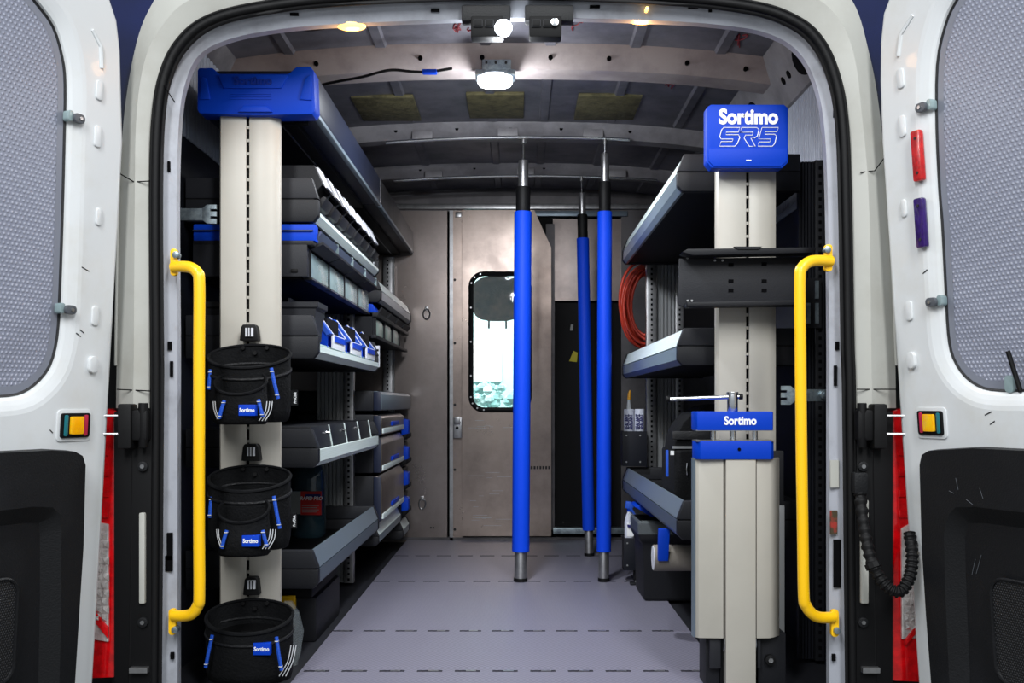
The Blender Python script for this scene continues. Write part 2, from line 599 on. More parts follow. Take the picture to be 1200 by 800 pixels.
# painted upper rail of the body with punched openings
mb = MB()
mb.prism([(XR - 0.001, 1.60), (XR - 0.012, 1.605), (XR - 0.07, 1.72), (XR - 0.10, 1.79), (XR - 0.001, 1.79)], 'y', 2.58, 5.2)
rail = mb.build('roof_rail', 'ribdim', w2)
mb = MB()
mb.prism([(XL + 0.001, 1.70), (XL + 0.012, 1.705), (XL + 0.05, 1.76), (XL + 0.07, 1.79), (XL + 0.001, 1.79)], 'y', 2.58, 5.2)
mb.build('roof_rail', 'ribdim', w)
for yc, ry in ((2.86, 0.07), (3.42, 0.05), (3.0, 0.012), (3.06, 0.012)):
    nrm = Vector((-0.89, 0, -0.45))
    upv = Vector((-0.45, 0, 0.89))
    c = Vector((XR - 0.041, yc, 1.6625))
    rz = min(0.045, ry)
    ring = [c + Vector((0, ry * math.cos(a), 0)) + upv * (rz * math.sin(a)) for a in [2 * math.pi * k / 16 for k in range(16)]]
    MB().loft([[p - nrm * 0.004 for p in ring], [p + nrm * 0.003 for p in ring]]).build('rail_opening', 'holes', rail)

# ---- rear body frame around the opening
SK = [(181, 860), (184, 478), (184, 400), (183, 230), (186, 135), (196, 84), (215, 50), (246, 26), (300, 11), (400, -1), (600, -8), (780, -2), (880, 9), (930, 26), (958, 50), (976, 88), (986, 140), (990, 230), (993, 400), (995, 478), (999, 860)]
IK = [(208, 860), (208, 478), (208, 400), (207, 230), (210, 140), (217, 98), (232, 66), (262, 48), (315, 36), (400, 28), (600, 21), (770, 24), (860, 31), (905, 41), (935, 60), (954, 92), (965, 140), (970, 230), (972, 400), (972, 478), (972, 860)]
CK = [(150, 860), (156, 478), (157, 400), (158, 230), (160, 135), (170, 70), (190, 30), (222, 0), (290, -22), (400, -35), (600, -42), (780, -36), (890, -24), (950, -6), (985, 25), (1002, 70), (1010, 135), (1018, 230), (1021, 400), (1022, 478), (1028, 860)]
OK = [(130, 860), (136, 478), (137, 400), (140, 230), (146, 130), (160, 50), (178, 5), (205, -30), (280, -60), (400, -75), (600, -80), (780, -75), (900, -60), (965, -30), (1000, 3), (1018, 60), (1030, 125), (1040, 230), (1048, 400), (1050, 478), (1055, 860)]
EK = [(70, 860), (85, 478), (90, 400), (95, 230), (100, 130), (115, 30), (135, -30), (180, -80), (280, -130), (400, -140), (600, -145), (780, -140), (900, -130), (1000, -80), (1050, -30), (1070, 50), (1080, 125), (1090, 230), (1098, 400), (1100, 478), (1120, 860)]


def ring(K, Y, sub=7):
    return [(U(p.x, Y), Y, V(p.y, Y)) for p in catmull([(a, b, 0) for a, b in K], sub)]


def rering(K, Yref, Y, sub=7):
    return [(U(p.x, Yref), Y, V(p.y, Yref)) for p in catmull([(a, b, 0) for a, b in K], sub)]


frame = thing('trim_1', 'white painted rear body frame around the open doorway of the van', 'door frame', (0, YD, 0), kind='structure')
ZS = V(478, 2.40) - 0.002
mb = MB()
mb.ribbon(ring(IK, 2.43), ring(SK, 2.41))
mb.ribbon(rering(IK, 2.43, 2.455), ring(IK, 2.43))
mb.build('flange', 'flange', frame, smooth=50)
mb = MB()
mb.ribbon(ring(SK, 2.41), ring(CK, 2.385), thr=ZS)
mb.ribbon(ring(CK, 2.385), ring(OK, 2.42), thr=ZS)
mb.build('pillar_skin', ['pillar', 'black'], frame, smooth=25)
mb = MB()
mb.ribbon(ring(OK, 2.42), rering(OK, 2.42, 2.47), thr=V(190, 2.4))
mb.ribbon(rering(OK, 2.42, 2.47), ring(EK, 2.50), thr=V(186, 2.4))
mb.build('outer_quarter_panel', ['navy', 'black'], frame, smooth=40)
mb = MB()
mb.ribbon(rering(IK, 2.43, 2.455), rering(EK, 2.50, 2.515))
mb.build('inner_return', 'ribdim', frame, smooth=40)
for i0, i1 in ((10, 26), (-26, -10)):
    pth = rering(OK, 2.42, 2.415)
    pth = pth[i0:i1]
    MB().tube(pth, 0.0035, 6).build('pillar_edge_bead', 'pillar', frame)
# seam gaps of the pillar skin
for pts in ([(138, 202), (157, 213), (176, 212)], [(1008, 202), (1025, 200), (1037, 184)], [(137, 456), (176, 458)], [(1004, 456), (1050, 456)], [(205, 120), (197, 108), (192, 100)]):
    yy = 2.388
    MB().tube([(U(a, yy), yy, V(b, yy)) for a, b in pts], 0.0014, 5).build('panel_seam', 'holes', frame)
# punched slots, holes and a worn sticker on the flange
for px, py, hw, hh in ((199, 405, 2, 5), (201, 432, 1.5, 9), (199, 640, 3, 16), (198, 660, 4, 9), (198, 195, 1.2, 6), (202, 768, 2, 4), (981, 405, 2, 5), (979, 440, 1.5, 12), (980, 135, 1.5, 7), (977, 132, 1.0, 6), (981, 660, 4, 28), (977, 770, 2, 4), (345, 17, 5, 1.6), (510, 12, 5, 1.6), (697, 8, 6, 1.6), (812, 9, 6, 1.6), (832, 13, 2, 1.5)):
    yy = 2.4195
    MB().box(U(px - hw, yy), U(px + hw, yy), yy - 0.003, yy + 0.004, V(py + hh, yy), V(py - hh, yy)).build('punched_slot', 'holes', frame)
for px, py, hw, hh in ((977, 612, 4, 14), (978, 555, 5, 16)):
    yy = 2.418
    MB().box(U(px - hw, yy), U(px + hw, yy), yy - 0.002, yy + 0.004, V(py + hh, yy), V(py - hh, yy)).build('worn_sticker', 'stickerdark' if hh == 14 else 'pillar', frame)

# weather seal
seal = thing('weather_seal', 'black rubber weather seal running round the rear doorway', 'door seal', (0, 2.40, 0))
SKo = [(a, b) for a, b in SK]
MB().tube(ring(SKo, 2.400), (0.0155, 0.0115), 10).build('seal_bulb', 'rubber', seal, smooth=60)


def scaled(K, dx, dy):
    out = []
    for a, b in K:
        sx = 1 if a > 607 else -1
        f = min(1.0, abs(a - 607) / 380)
        g2 = max(0.0, 1 - max(0, b) / 130)
        out.append((a + sx * dx * f, b - dy * g2))
    return out


MB().tube(ring(scaled(SK, -6, -6), 2.392), 0.0045, 6).build('seal_lip', 'rubber', seal, smooth=60)
MB().tube(ring(scaled(SK, 6, 6), 2.392), 0.0050, 6).build('seal_lip', 'rubber', seal, smooth=60)

# black lower pillar covers, hinges, lamps on both sides
for sd in (-1, 1):
    nm = 'left' if sd < 0 else 'right'
    yy = 2.39
    x = (lambda p: U(p, yy))
    cov = thing('trim_%d' % (2 if sd < 0 else 3), 'black plastic cover on the lower %s rear pillar beside the tail lamp' % nm, 'pillar cover', (U(155 if sd < 0 else 1022, yy), yy, 0), kind='structure')
    a, b = (134, 178) if sd < 0 else (1003, 1046)
    mb = MB()
    mb.box(U(a, yy), U(b, yy), yy - 0.004, yy + 0.03, V(850, yy), V(482, yy))
    mb.build('cover', 'black', cov, bevel=0.004)
    sa, sb = (165, 172) if sd < 0 else (1007, 1016)
    MB().box(U(sa, yy), U(sb, yy), yy - 0.014, yy, V(706, yy), V(600 if sd < 0 else 585, yy)).build('white_strip', 'pillar', cov, bevel=0.004)
    for py in (546, 728):
        px = 169 if sd < 0 else 1010
        MB().cyl((U(px, yy), yy - 0.012, V(py, yy)), (U(px, yy), yy, V(py, yy)), 0.012, 12).build('screw_boss', 'blackplastic', cov, bevel=0.002)
        MB().cyl((U(px, yy), yy - 0.015, V(py, yy)), (U(px, yy), yy - 0.011, V(py, yy)), 0.005, 8).build('screw', 'steel', cov)
    sa, sb = (155, 176) if sd < 0 else (1008, 1028)
    MB().box(U(sa, yy), U(sb, yy), yy - 0.02, yy, V(786, yy), V(780, yy)).build('latch_tab', 'steel', cov)

    # hinge with check rods
    yy = 2.375
    a0 = 143 if sd < 0 else 1035
    q = 1 if sd < 0 else -1
    mb = MB()
    mb.box(*sorted((U(a0, yy), U(a0 + q * 16, yy))), yy - 0.03, yy + 0.014, V(525, yy), V(473, yy))
    hg = mb.build('door_hinge', 'rubber', frame, bevel=0.006)
    mb = MB()
    mb.box(*sorted((U(a0 + q * 13, yy), U(a0 + q * 33, yy))), yy - 0.022, yy + 0.014, V(516, yy), V(480, yy))
    mb.build('hinge_body', 'rubber', hg, bevel=0.008)
    MB().cyl((U(a0 + q * 27, yy), yy - 0.012, V(524, yy)), (U(a0 + q * 27, yy), yy - 0.012, V(472, yy)), 0.011, 12).build('hinge_pin', 'black', hg, bevel=0.002)
    for py in (487, 508):
        MB().cyl((U(a0 - q * 25, yy), yy - 0.03, V(py, yy)), (U(a0 + q * 14, yy), yy - 0.022, V(py, yy)), 0.0032, 8).build('check_rod', 'steel', hg)

    # tail lamp
    yy = 2.43
    if sd < 0:
        out = [(141, 482), (141, 790), (92, 792), (100, 640), (108, 540), (118, 484), (128, 478)]
        clr = [(134, 612), (134, 748), (96, 742), (102, 606)]
        red2 = [(134, 730), (134, 744), (100, 700), (101, 690)]
    else:
        out = [(1040, 482), (1040, 794), (1092, 796), (1082, 640), (1074, 540), (1062, 484), (1053, 478)]
        clr = [(1050, 617), (1050, 745), (1090, 742), (1082, 600)]
        red2 = [(1054, 744), (1054, 752), (1086, 715), (1085, 705)]
    P = lambda pl, y: [(U(a, yy), V(b, yy)) for a, b in pl]
    tl = thing('tail_lamp', 'tall red tail lamp with clear middle section on the %s rear corner' % nm, 'tail lamp', (U(out[0][0], yy), yy, V(792, yy)))
    MB().prism(P(out, yy), 'y', yy - 0.03, yy + 0.04).build('red_lens', 'redlens', tl, bevel=0.006)
    MB().prism(P(clr, yy), 'y', yy - 0.036, yy - 0.02).build('clear_lens', 'clearlens', tl, bevel=0.003)
    MB().prism(P(red2, yy), 'y', yy - 0.040, yy - 0.03).build('red_stripe', 'redlens', tl, bevel=0.002)
    for k in range(5):
        py = 500 + k * 24
        xa, xb = ((118, 134) if sd < 0 else (1047, 1064))
        MB().box(U(xa, yy), U(xb, yy), yy - 0.034, yy - 0.02, V(py + 9, yy), V(py, yy)).build('lens_facet', 'redlens', tl, bevel=0.003)
    mb = MB()
    for j in range(12):
        for i in range(4):
            pa = (103 if sd < 0 else 1052) + i * 7.6 + (j % 2) * 2
            pz = 622 + j * 9.4
            if (sd < 0 and pz > 700 + (pa - 100) * 0.9) or pa > (131 if sd < 0 else 1085):
                continue
            cxx, czz, hx, hz = U(pa + 3.4, yy), V(pz + 4, yy), S(3.6, yy), S(4.4, yy)
            mb.add([(cxx - hx, yy - 0.036, czz - hz), (cxx + hx, yy - 0.036, czz - hz), (cxx + hx, yy - 0.036, czz + hz), (cxx - hx, yy - 0.036, czz + hz), (cxx, yy - 0.045, czz)], [(0, 1, 4), (1, 2, 4), (2, 3, 4), (3, 0, 4)])
    mb.build('lens_prism', 'clearlens', tl, smooth=0, kind='stuff')

# corrugated cable conduit on the right
yy = 2.34
path = catmull([(U(a, yy), yy + d, V(b, yy)) for a, b, d in ((1013, 580, 0.03), (1013, 620, 0.0), (1016, 655, -0.03), (1028, 680, -0.05), (1043, 687, -0.06), (1056, 672, -0.05), (1063, 650, -0.03), (1066, 625, 0.0))], 16)
cd = thing('cable_conduit', 'black ribbed cable conduit looping from the right pillar to the door', 'conduit', tuple(path[0]))
rad = [0.0115 if (i // 2) % 2 else 0.0145 for i in range(len(path))]
MB().tube(path, rad, 10).build('ribbed_hose', 'rubber', cd)
MB().box(path[0].x - 0.016, path[0].x + 0.016, path[0].y - 0.01, 2.39, path[0].z, path[0].z + 0.05).build('socket', 'blackplastic', cd, bevel=0.005)
mid = path[32]
MB().tube([path[33], path[36]], 0.019, 10).build('collar', 'rubber', cd)

# ================================================================== REAR DOORS
DA = math.radians(67)


def hinge_x(sd, z):
    return -(0.9145 + (1.233 - z) * 0.055) if sd < 0 else 0.838 + (1.317 - z) * 0.067


def dworld(sd, t, z, n=0.0):
    return (hinge_x(sd, z) + sd * math.cos(DA) * t - sd * math.sin(DA) * n, 2.35 - math.sin(DA) * t - math.cos(DA) * n, z)


def dloc(sd, px, py, n=0.0):
    t = 0.15
    for _ in range(40):
        Y = 2.35 - math.sin(DA) * t - math.cos(DA) * n
        z = V(py, Y)
        X = hinge_x(sd, z) + sd * math.cos(DA) * t - sd * math.sin(DA) * n
        f = X * F / Y + VX - px
        t -= sd * f / 480.0
    return t, V(py, 2.35 - math.sin(DA) * t - math.cos(DA) * n)


DW = 0.78


def dplate(mb, sd, poly, n0, n1, uv=False, mi=0):
    k = len(poly)
    A = [dworld(sd, t, z, n0) for t, z in poly]
    B = [dworld(sd, t, z, n1) for t, z in poly]
    base = mb.add(A + B, [tuple(range(k)), tuple(range(k, 2 * k))] + [(i, (i + 1) % k, k + (i + 1) % k, k + i) for i in range(k)], mi)
    if uv:
        for i, (t, z) in enumerate(poly * 2):
            mb.uv[base + i] = (t, z)


def dring(mb, sd, A, na, B, nb):
    k = len(A)
    base = mb.add([dworld(sd, t, z, na) for t, z in A] + [dworld(sd, t, z, nb) for t, z in B], [])
    for i in range(k):
        j = (i + 1) % k
        mb.f.append([base + i, base + j, base + k + j, base + k + i])
        mb.mi.append(0)


def dface_hole(mb, sd, outer, holes, n):
    polys = [[Vector((t, z, 0)) for t, z in outer]] + [[Vector((t, z, 0)) for t, z in h] for h in holes]
    tri = geometry.tessellate_polygon(polys)
    flat = [(p.x, p.y) for q in polys for p in q]
    mb.add([dworld(sd, t, z, n) for t, z in flat], [tuple(x) for x in tri])


def grow(poly, d):
    cx = sum(p[0] for p in poly) / len(poly)
    cz = sum(p[1] for p in poly) / len(poly)
    out = []
    for i, (t, z) in enumerate(poly):
        p0, p1 = Vector(poly[i - 1]), Vector(poly[(i + 1) % len(poly)])
        tg = (p1 - p0).normalized()
        nr = Vector((tg.y, -tg.x))
        if nr.dot(Vector((t - cx, z - cz))) < 0:
            nr = -nr
        out.append((t + nr.x * d, z + nr.y * d))
    return out


def rrect(t0, t1, z0, z1, r, seg=5):
    out = []
    for cx, cz, a0 in ((t1 - r, z1 - r, 0), (t0 + r, z1 - r, 90), (t0 + r, z0 + r, 180), (t1 - r, z0 + r, 270)):
        for k in range(seg + 1):
            a = math.radians(a0 + 90 * k / seg)
            out.append((cx + r * math.cos(a), cz + r * math.sin(a)))
    return out


for sd in (-1, 1):
    nm = 'left' if sd < 0 else 'right'
    door = thing('door_%d' % (1 if sd < 0 else 2), 'white open rear van door on the %s with grey pimpled window blank' % nm, 'van door', dworld(sd, 0, 0), kind='structure')
    # outline in door coordinates (distance from hinge, height)
    z0 = -0.25
    edge = [(0, z0), (0, 0.3), (0, 0.8), (0, 1.30)]
    if sd < 0:
        top = [dloc(sd, a, b) for a, b in ((140, 95), (139, 58), (135, 24), (127, 0))]
    else:
        top = [dloc(sd, a, b) for a, b in ((1033, 95), (1033.5, 50), (1037, 16), (1044, -2))]
    top = [(max(0.0, t), z) for t, z in top]
    crn = top[-1]
    top += [(crn[0] + 0.02, crn[1] + 0.03), (crn[0] + 0.06, crn[1] + 0.06), (crn[0] + 0.13, crn[1] + 0.075)]
    outer = edge + top
    outer = outer + [(DW - t, z) for t, z in reversed(outer)]
    if sd < 0:
        pe = [(49, 0), (70, 29), (81, 65), (84.5, 98), (83.5, 163), (81, 260), (78, 345), (75, 394), (66, 429), (48, 451), (28, 462), (0, 465)]
    else:
        pe = [(1112, 0), (1099, 30), (1090, 75), (1089.5, 150), (1093, 225), (1096, 260), (1100, 335), (1103, 390), (1109, 419), (1124, 442), (1145, 455), (1170, 458)]
    hp = [dloc(sd, a, b) for a, b in pe]
    hp = [(0.36, min(hp[0][1] + 0.075, crn[1] + 0.0)), (hp[0][0] + 0.07, hp[0][1] + 0.045)] + hp
    hp = [(p.x, p.y) for p in catmull([(t, z, 0) for t, z in hp], 3)]
    hp = [p for p in hp if p[0] < DW / 2 - 0.01]
    hole = hp + [(DW - t, z) for t, z in reversed(hp)]
    h1 = grow(hole, 0.040)
    # lower trim panel
    if sd < 0:
        te = [(0, 527), (60, 527.5), (88, 529), (97, 534), (100.5, 545), (98, 640), (93, 720), (88, 800)]
    else:
        te = [(1195, 523), (1140, 525), (1088, 528), (1080, 533), (1077.5, 545), (1080, 640), (1085, 720), (1091, 800)]
    tp = [dloc(sd, a, b, 0.028) for a, b in te] + [(dloc(sd, 89 if sd < 0 else 1091, 800, 0.028)[0] + 0.01, -0.15)]
    tq = [p for p in tp[1:] if p[0] < DW / 2]
    trim_poly = tq + [(DW - t, z) for t, z in reversed(tq)]
    mb = MB()
    dface_hole(mb, sd, outer, [h1], 0.0)
    loops = [(h1, 0.0), (grow(hole, 0.030), -0.0015), (grow(hole, 0.020), -0.005), (grow(hole, 0.010), -0.009), (grow(hole, 0.003), -0.013), (hole, -0.032)]
    for (A_, na), (B_, nb) in zip(loops, loops[1:]):
        dring(mb, sd, A_, na, B_, nb)
    loops = [(outer, 0.0), (grow(outer, 0.005), -0.002), (grow(outer, 0.009), -0.006), (grow(outer, 0.010), -0.012), (grow(outer, 0.010), -0.07)]
    for (A_, na), (B_, nb) in zip(loops, loops[1:]):
        dring(mb, sd, A_, na, B_, nb)
    mb.build('inner_skin', 'white', door, smooth=50)
    mb = MB()
    dplate(mb, sd, grow(outer, 0.012), -0.075, -0.070)
    mb.build('outer_skin', 'navy', door)
    mb = MB()
    dplate(mb, sd, grow(hole, -0.001), -0.030, -0.021, uv=True)
    pn = mb.build('window_blank', 'panel', door, smooth=0)
    mb = MB()
    mb.tube([dworld(sd, t, z, -0.0215) for t, z in grow(hole, 0.000)], 0.0042, 6, closed=True)
    mb.build('blank_edging', 'bagtrim', pn)
    mb = MB()
    dring(mb, sd, grow(hole, -0.002), -0.0205, grow(hole, -0.020), -0.0205)
    mb.build('blank_border', 'panelplain', pn, smooth=0)
    # press-formed pads along the hinge edge
    pads = ((116, 106, 5, 12), (114, 160, 5, 13), (115, 254, 4, 11), (111, 370, 5, 12)) if sd < 0 else ((1056, 92, 5, 12), (1058, 148, 5, 13), (1060, 244, 4, 11), (1066, 364, 5, 12))
    for px, py, hw, hh in pads:
        t, z = dloc(sd, px, py)
        mb = MB()
        dplate(mb, sd, rrect(t - hw / 480, t + hw / 480, z - hh / 540, z + hh / 540, 0.008, 4), -0.002, 0.005)
        mb.build('pressed_pad', 'white', door, bevel=0.0045)
    t, z = dloc(sd, *((107, 427) if sd < 0 else (1070, 422)))
    mb = MB()
    dplate(mb, sd, rrect(t - 0.012, t + 0.012, z - 0.019, z + 0.019, 0.0118, 6), -0.002, 0.010)
    mb.build('rubber_plug', 'white', door, bevel=0.003)
    # long pressed ridge near the top corner
    rp = ((108, 35), (118, 55), (119, 80)) if sd < 0 else ((1070, 18), (1056, 40), (1053, 66))
    mb = MB()
    mb.tube([dworld(sd, *dloc(sd, a, b), 0.0) for a, b in rp], 0.005, 6)
    mb.build('pressed_ridge', 'white', door)
    # window clips
    for px, py in (((90, 139), (80, 363)) if sd < 0 else ((1082, 126), (1094, 354))):
        t, z = dloc(sd, px, py)
        mb = MB()
        dplate(mb, sd, rrect(t - 0.016, t + 0.014, z - 0.010, z + 0.010, 0.0095, 5), -0.001, 0.009)
        cl = mb.build('window_clip', 'clipgrey', door, bevel=0.002)
        mb = MB()
        dplate(mb, sd, rrect(t + 0.010, t + 0.024, z - 0.009, z + 0.014, 0.006, 4), -0.016, 0.002)
        mb.build('clip_tongue', 'clearpane', cl, bevel=0.002)
        mb = MB()
        mb.cyl(dworld(sd, t - 0.003, z, 0.008), dworld(sd, t - 0.003, z, 0.0115), 0.004, 10)
        mb.build('clip_screw', 'steel', cl)
    # marker lamp in its pressed surround
    (t0, zt) = dloc(sd, *((70, 484) if sd < 0 else (1077, 481)))
    (t1, zb) = dloc(sd, *((102, 512) if sd < 0 else (1108, 510)))
    ta, tb = min(t0, t1), max(t0, t1)
    mb = MB()
    dplate(mb, sd, rrect(ta - 0.008, tb + 0.008, zb - 0.008, zt + 0.008, 0.01, 4), -0.001, 0.003)
    mb.build('lamp_surround', 'white', door, bevel=0.0015)
    mb = MB()
    dplate(mb, sd, rrect(ta, tb, zb, zt, 0.006, 4), 0.0, 0.008)
    lp = mb.build('marker_lamp', 'black', door, bevel=0.002)
    wd = tb - ta
    for f0, f1, m, nn in ((0.10, 0.23, 'crimson', 'red_strip'), (0.29, 0.73, 'amber', 'amber_lens'), (0.79, 0.92, 'teal', 'teal_strip')):
        mb = MB()
        mgn = 0.004 if nn != 'amber_lens' else 0.0075
        dplate(mb, sd, rrect(ta + wd * f0, ta + wd * f1, zb + mgn, zt - mgn, 0.003, 3), 0.007, 0.014 if nn == 'amber_lens' else 0.0095)
        mb.build(nn, m, lp, bevel=0.0015)
    # lower black trim with pocket and speaker grille
    pk = []
    pa = ((70, 602), (72, 625), (72, 700), (70, 790)) if sd < 0 else ((1112, 602), (1106, 625), (1108, 700), (1112, 790))
    pt = [dloc(sd, a, b, 0.028) for a, b in pa] + [(dloc(sd, *pa[-1], 0.028)[0], -0.10)]
    pt = [(pt[0][0] + 0.07, pt[0][1] + 0.022), (pt[0][0] + 0.02, pt[0][1] + 0.016)] + pt
    pocket = pt + [(DW - t, z) for t, z in reversed(pt)]
    mb = MB()
    dface_hole(mb, sd, trim_poly, [pocket], 0.028)
    dring(mb, sd, trim_poly, 0.028, grow(trim_poly, 0.003), -0.002)
    sunk = grow(pocket, -0.035)
    dring(mb, sd, pocket, 0.028, sunk, 0.004)
    dface_hole(mb, sd, sunk, [], 0.004)
    tr = mb.build('lower_trim', 'blackplastic', door, smooth=50)
    ga = dloc(sd, *((16, 675) if sd < 0 else (1166, 675)))
    gb = dloc(sd, *((14, 795) if sd < 0 else (1170, 795)))
    gt = max(0.23, ga[0])
    gp = rrect(gt, DW - gt, gb[1] + 0.0, ga[1], 0.035, 6)
    mb = MB()
    dplate(mb, sd, gp, 0.003, 0.014, uv=True)
    gr = mb.build('speaker_grille', 'grille', tr, smooth=0)
    mb = MB()
    mb.tube([dworld(sd, t, z, 0.014) for t, z in gp], 0.004, 6, closed=True)
    mb.build('grille_rim', 'blackplastic', gr)
    # scuffs
    for px, py, L in (((100, 315, 5), (96, 388, 3), (92, 392, 3), (60, 505, 2)) if sd < 0 else ((1158, 484, 4), (1163, 495, 3), (1084, 318, 3))):
        t, z = dloc(sd, px, py)
        mb = MB()
        mb.tube([dworld(sd, t - L / 480, z - 0.004, 0.0), dworld(sd, t + L / 480, z + 0.003, 0.0)], 0.0014, 5)
        mb.build('scuff_mark', 'bagtrim', door)

for px, py, dx, dy in ((1120, 560, 3, 14), (1132, 585, 8, 6), (1148, 572, 4, 12), (1150, 650, -6, 22), (1143, 655, -4, 18), (1128, 640, 2, 16), (1170, 600, 5, 4), (1112, 575, 6, 3)):
    n_ = 0.028 if py < 600 else 0.005
    a_ = dloc(1, px, py, n_)
    b_ = dloc(1, px + dx, py + dy, n_)
    mb = MB()
    mb.tube([dworld(1, *a_, n_), dworld(1, *b_, n_)], 0.0006, 4)
    mb.build('trim_scratch', 'clipgrey', bpy.data.objects['door_2'])
sd = 1
for nm, m, cs, lab in (('reflector', 'redrefl', ((1071, 155), (1086, 211)), 'red plastic reflector strip screwed to the right door'), ('reflector', 'purplerefl', ((1073, 234), (1091, 289)), 'purple plastic reflector strip below the red one on the right door')):
    (t0, zt), (t1, zb) = dloc(sd, *cs[0]), dloc(sd, *cs[1])
    tc, zc = (t0 + t1) / 2, (zt + zb) / 2
    r = thing(nm, lab, 'reflector', dworld(sd, tc, zc))
    mb = MB()
    dplate(mb, sd, rrect(tc - 0.014, tc + 0.014, zb, zt, 0.005, 3), 0.0005, 0.012)
    mb.build('reflector_body', m, r, bevel=0.003)
    for q in (0.16, 0.84):
        z = zb + (zt - zb) * q
        mb = MB()
        mb.cyl(dworld(sd, tc, z, 0.011), dworld(sd, tc, z, 0.0135), 0.0035, 8)
        mb.build('reflector_screw', 'bagtrim', r)
t, z = dloc(1, 1184, 458)
st = thing('prop_rod', 'thin black rod standing at the lower edge of the right window blank', 'rod', dworld(1, t, z))
a = dloc(1, 1191, 459)
b = dloc(1, 1181, 411)
MB().cyl(dworld(1, *a, -0.012), dworld(1, *b, 0.0), 0.005, 8).build('rod', 'rubber', st)
t, z = dloc(1, 1178, 451)
mb = MB()
dplate(mb, 1, rrect(t - 0.01, t + 0.012, z - 0.016, z + 0.02, 0.009, 4), -0.016, -0.008)
mb.build('clear_tab', 'clearpane', st, bevel=0.002)

#@@PART2
# ================================================================== BULKHEAD
bk = thing('wall_front', 'scratched aluminium bulkhead closing off the load bay', 'wall', (0, YB, 0), kind='structure')
zt, zb = V(247, YB), -0.05
MB().box(U(638, YB), XR + 0.05, YB + 0.07, YB + 0.09, zb, 1.80).build('leak_blocker', 'black', bk)  # added black sheet that stops outside light leaking past the bulkhead
MB().box(XL - 0.02, U(524, YB), YB, YB + 0.03, zb, zt).build('bulkhead_panel', 'bulk', bk)
MB().box(U(524, YB), U(527, YB), YB + 0.02, YB + 0.03, zb, zt).build('dark_gap', 'holes', bk)
MB().box(U(527, YB), U(531, YB), YB - 0.012, YB + 0.02, zb, zt).build('channel_edge', 'steel', bk)
MB().box(U(531, YB), U(543, YB), YB - 0.004, YB + 0.02, zb, zt).build('channel_strip', 'bulkdoor', bk)
MB().box(U(640, YB), U(650, YB), YB + 0.005, YB + 0.03, zb, V(262, YB)).build('channel_strip', 'bulkdim', bk)
MB().box(U(648, YB), U(735, YB), YB + 0.008, YB + 0.03, V(352, YB), V(256, YB)).build('bulkhead_panel', 'bulk', bk)
MB().box(U(612, YB), U(652, YB), YB + 0.03, YB + 0.06, V(300, YB), 1.80).build('leak_blocker', 'black', bk)  # added to block the light leak at the sliding door's top corner
pb = MB().box(U(648, YB), U(735, YB), YB + 0.05, YB + 0.07, zb, V(350, YB)).build('dark_recess', 'black', bk)
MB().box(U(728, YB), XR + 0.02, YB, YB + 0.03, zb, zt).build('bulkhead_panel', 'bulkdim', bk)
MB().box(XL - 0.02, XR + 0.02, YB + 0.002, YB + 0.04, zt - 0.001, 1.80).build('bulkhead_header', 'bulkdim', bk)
MB().box(U(455, YB), XR, YB - 0.03, YB + 0.01, V(246, YB), V(240, YB)).build('sliding_track', 'steel', bk, bevel=0.003)
MB().box(U(610, YB), U(735, YB), YB - 0.02, YB + 0.012, V(254, YB), V(248, YB)).build('sliding_track', 'aludark', bk, bevel=0.003)
MB().box(U(534, YB), U(541, YB), YB - 0.02, YB, V(255, YB), V(249, YB)).build('track_stop', 'steel', bk, bevel=0.002)
MB().box(XL, XR, YB - 0.012, YB + 0.02, 0.0, 0.014).build('sill', 'bulkdim', bk)
MB().box(U(535, YB), U(652, YB), YB + 0.005, YB + 0.05, -0.05, 0.05).build('leak_blocker', 'black', bk)  # added to block the light leak under the sliding door
MB().box(U(648, YB), U(732, YB), YB - 0.018, YB + 0.04, V(625, YB), V(618, YB)).build('sill_track', 'galv', bk, bevel=0.003)
for px, py in ((529.5, 0), ):
    pass
for py in (328, 402, 474, 550, 620):
    MB().cyl((U(533, YB), YB - 0.008, V(py, YB)), (U(533, YB), YB, V(py, YB)), 0.007, 8).build('rivet', 'bagtrim', bk)
for px, py in ((505, 618), (467, 250), (508, 618), (645, 500), (725, 624), (660, 612)):
    MB().cyl((U(px, YB), YB - 0.006, V(py, YB)), (U(px, YB), YB, V(py, YB)), 0.005, 8).build('rivet', 'bagtrim', bk)
# paper scraps on the recess
MB().prism([(U(667, 5.28), V(423, 5.28)), (U(676, 5.28), V(424, 5.28)), (U(677, 5.28), V(413, 5.28)), (U(672, 5.28), V(411, 5.28))], 'y', 5.284, 5.289).build('paper_tag', 'yellowtag', bk)
MB().prism([(U(668, 5.28), V(387, 5.28)), (U(671, 5.28), V(387, 5.28)), (U(672, 5.28), V(380, 5.28)), (U(669, 5.28), V(380, 5.28))], 'y', 5.284, 5.289).build('paper_scrap', 'labelgrey', bk)
for nm, px, py in (('lashing_ring', 500, 366), ('lashing_ring', 495, 588)):
    lr = thing(nm, 'small steel lashing ring %s on the bulkhead left of the sliding door' % ('at shelf height' if py < 400 else 'low down'), 'lashing ring', (U(px, YB), YB, V(py, YB)))
    MB().box(U(px - 2, YB), U(px + 2, YB), YB - 0.012, YB, V(py - 2, YB), V(py - 7, YB)).build('ring_mount', 'steel', lr, bevel=0.002)
    MB().tube([(U(px, YB) + 0.017 * math.cos(a), YB - 0.010, V(py + 2, YB) + 0.026 * math.sin(a)) for a in [2 * math.pi * k / 16 for k in range(16)]], 0.004, 6, closed=True).build('ring', 'steel', lr)

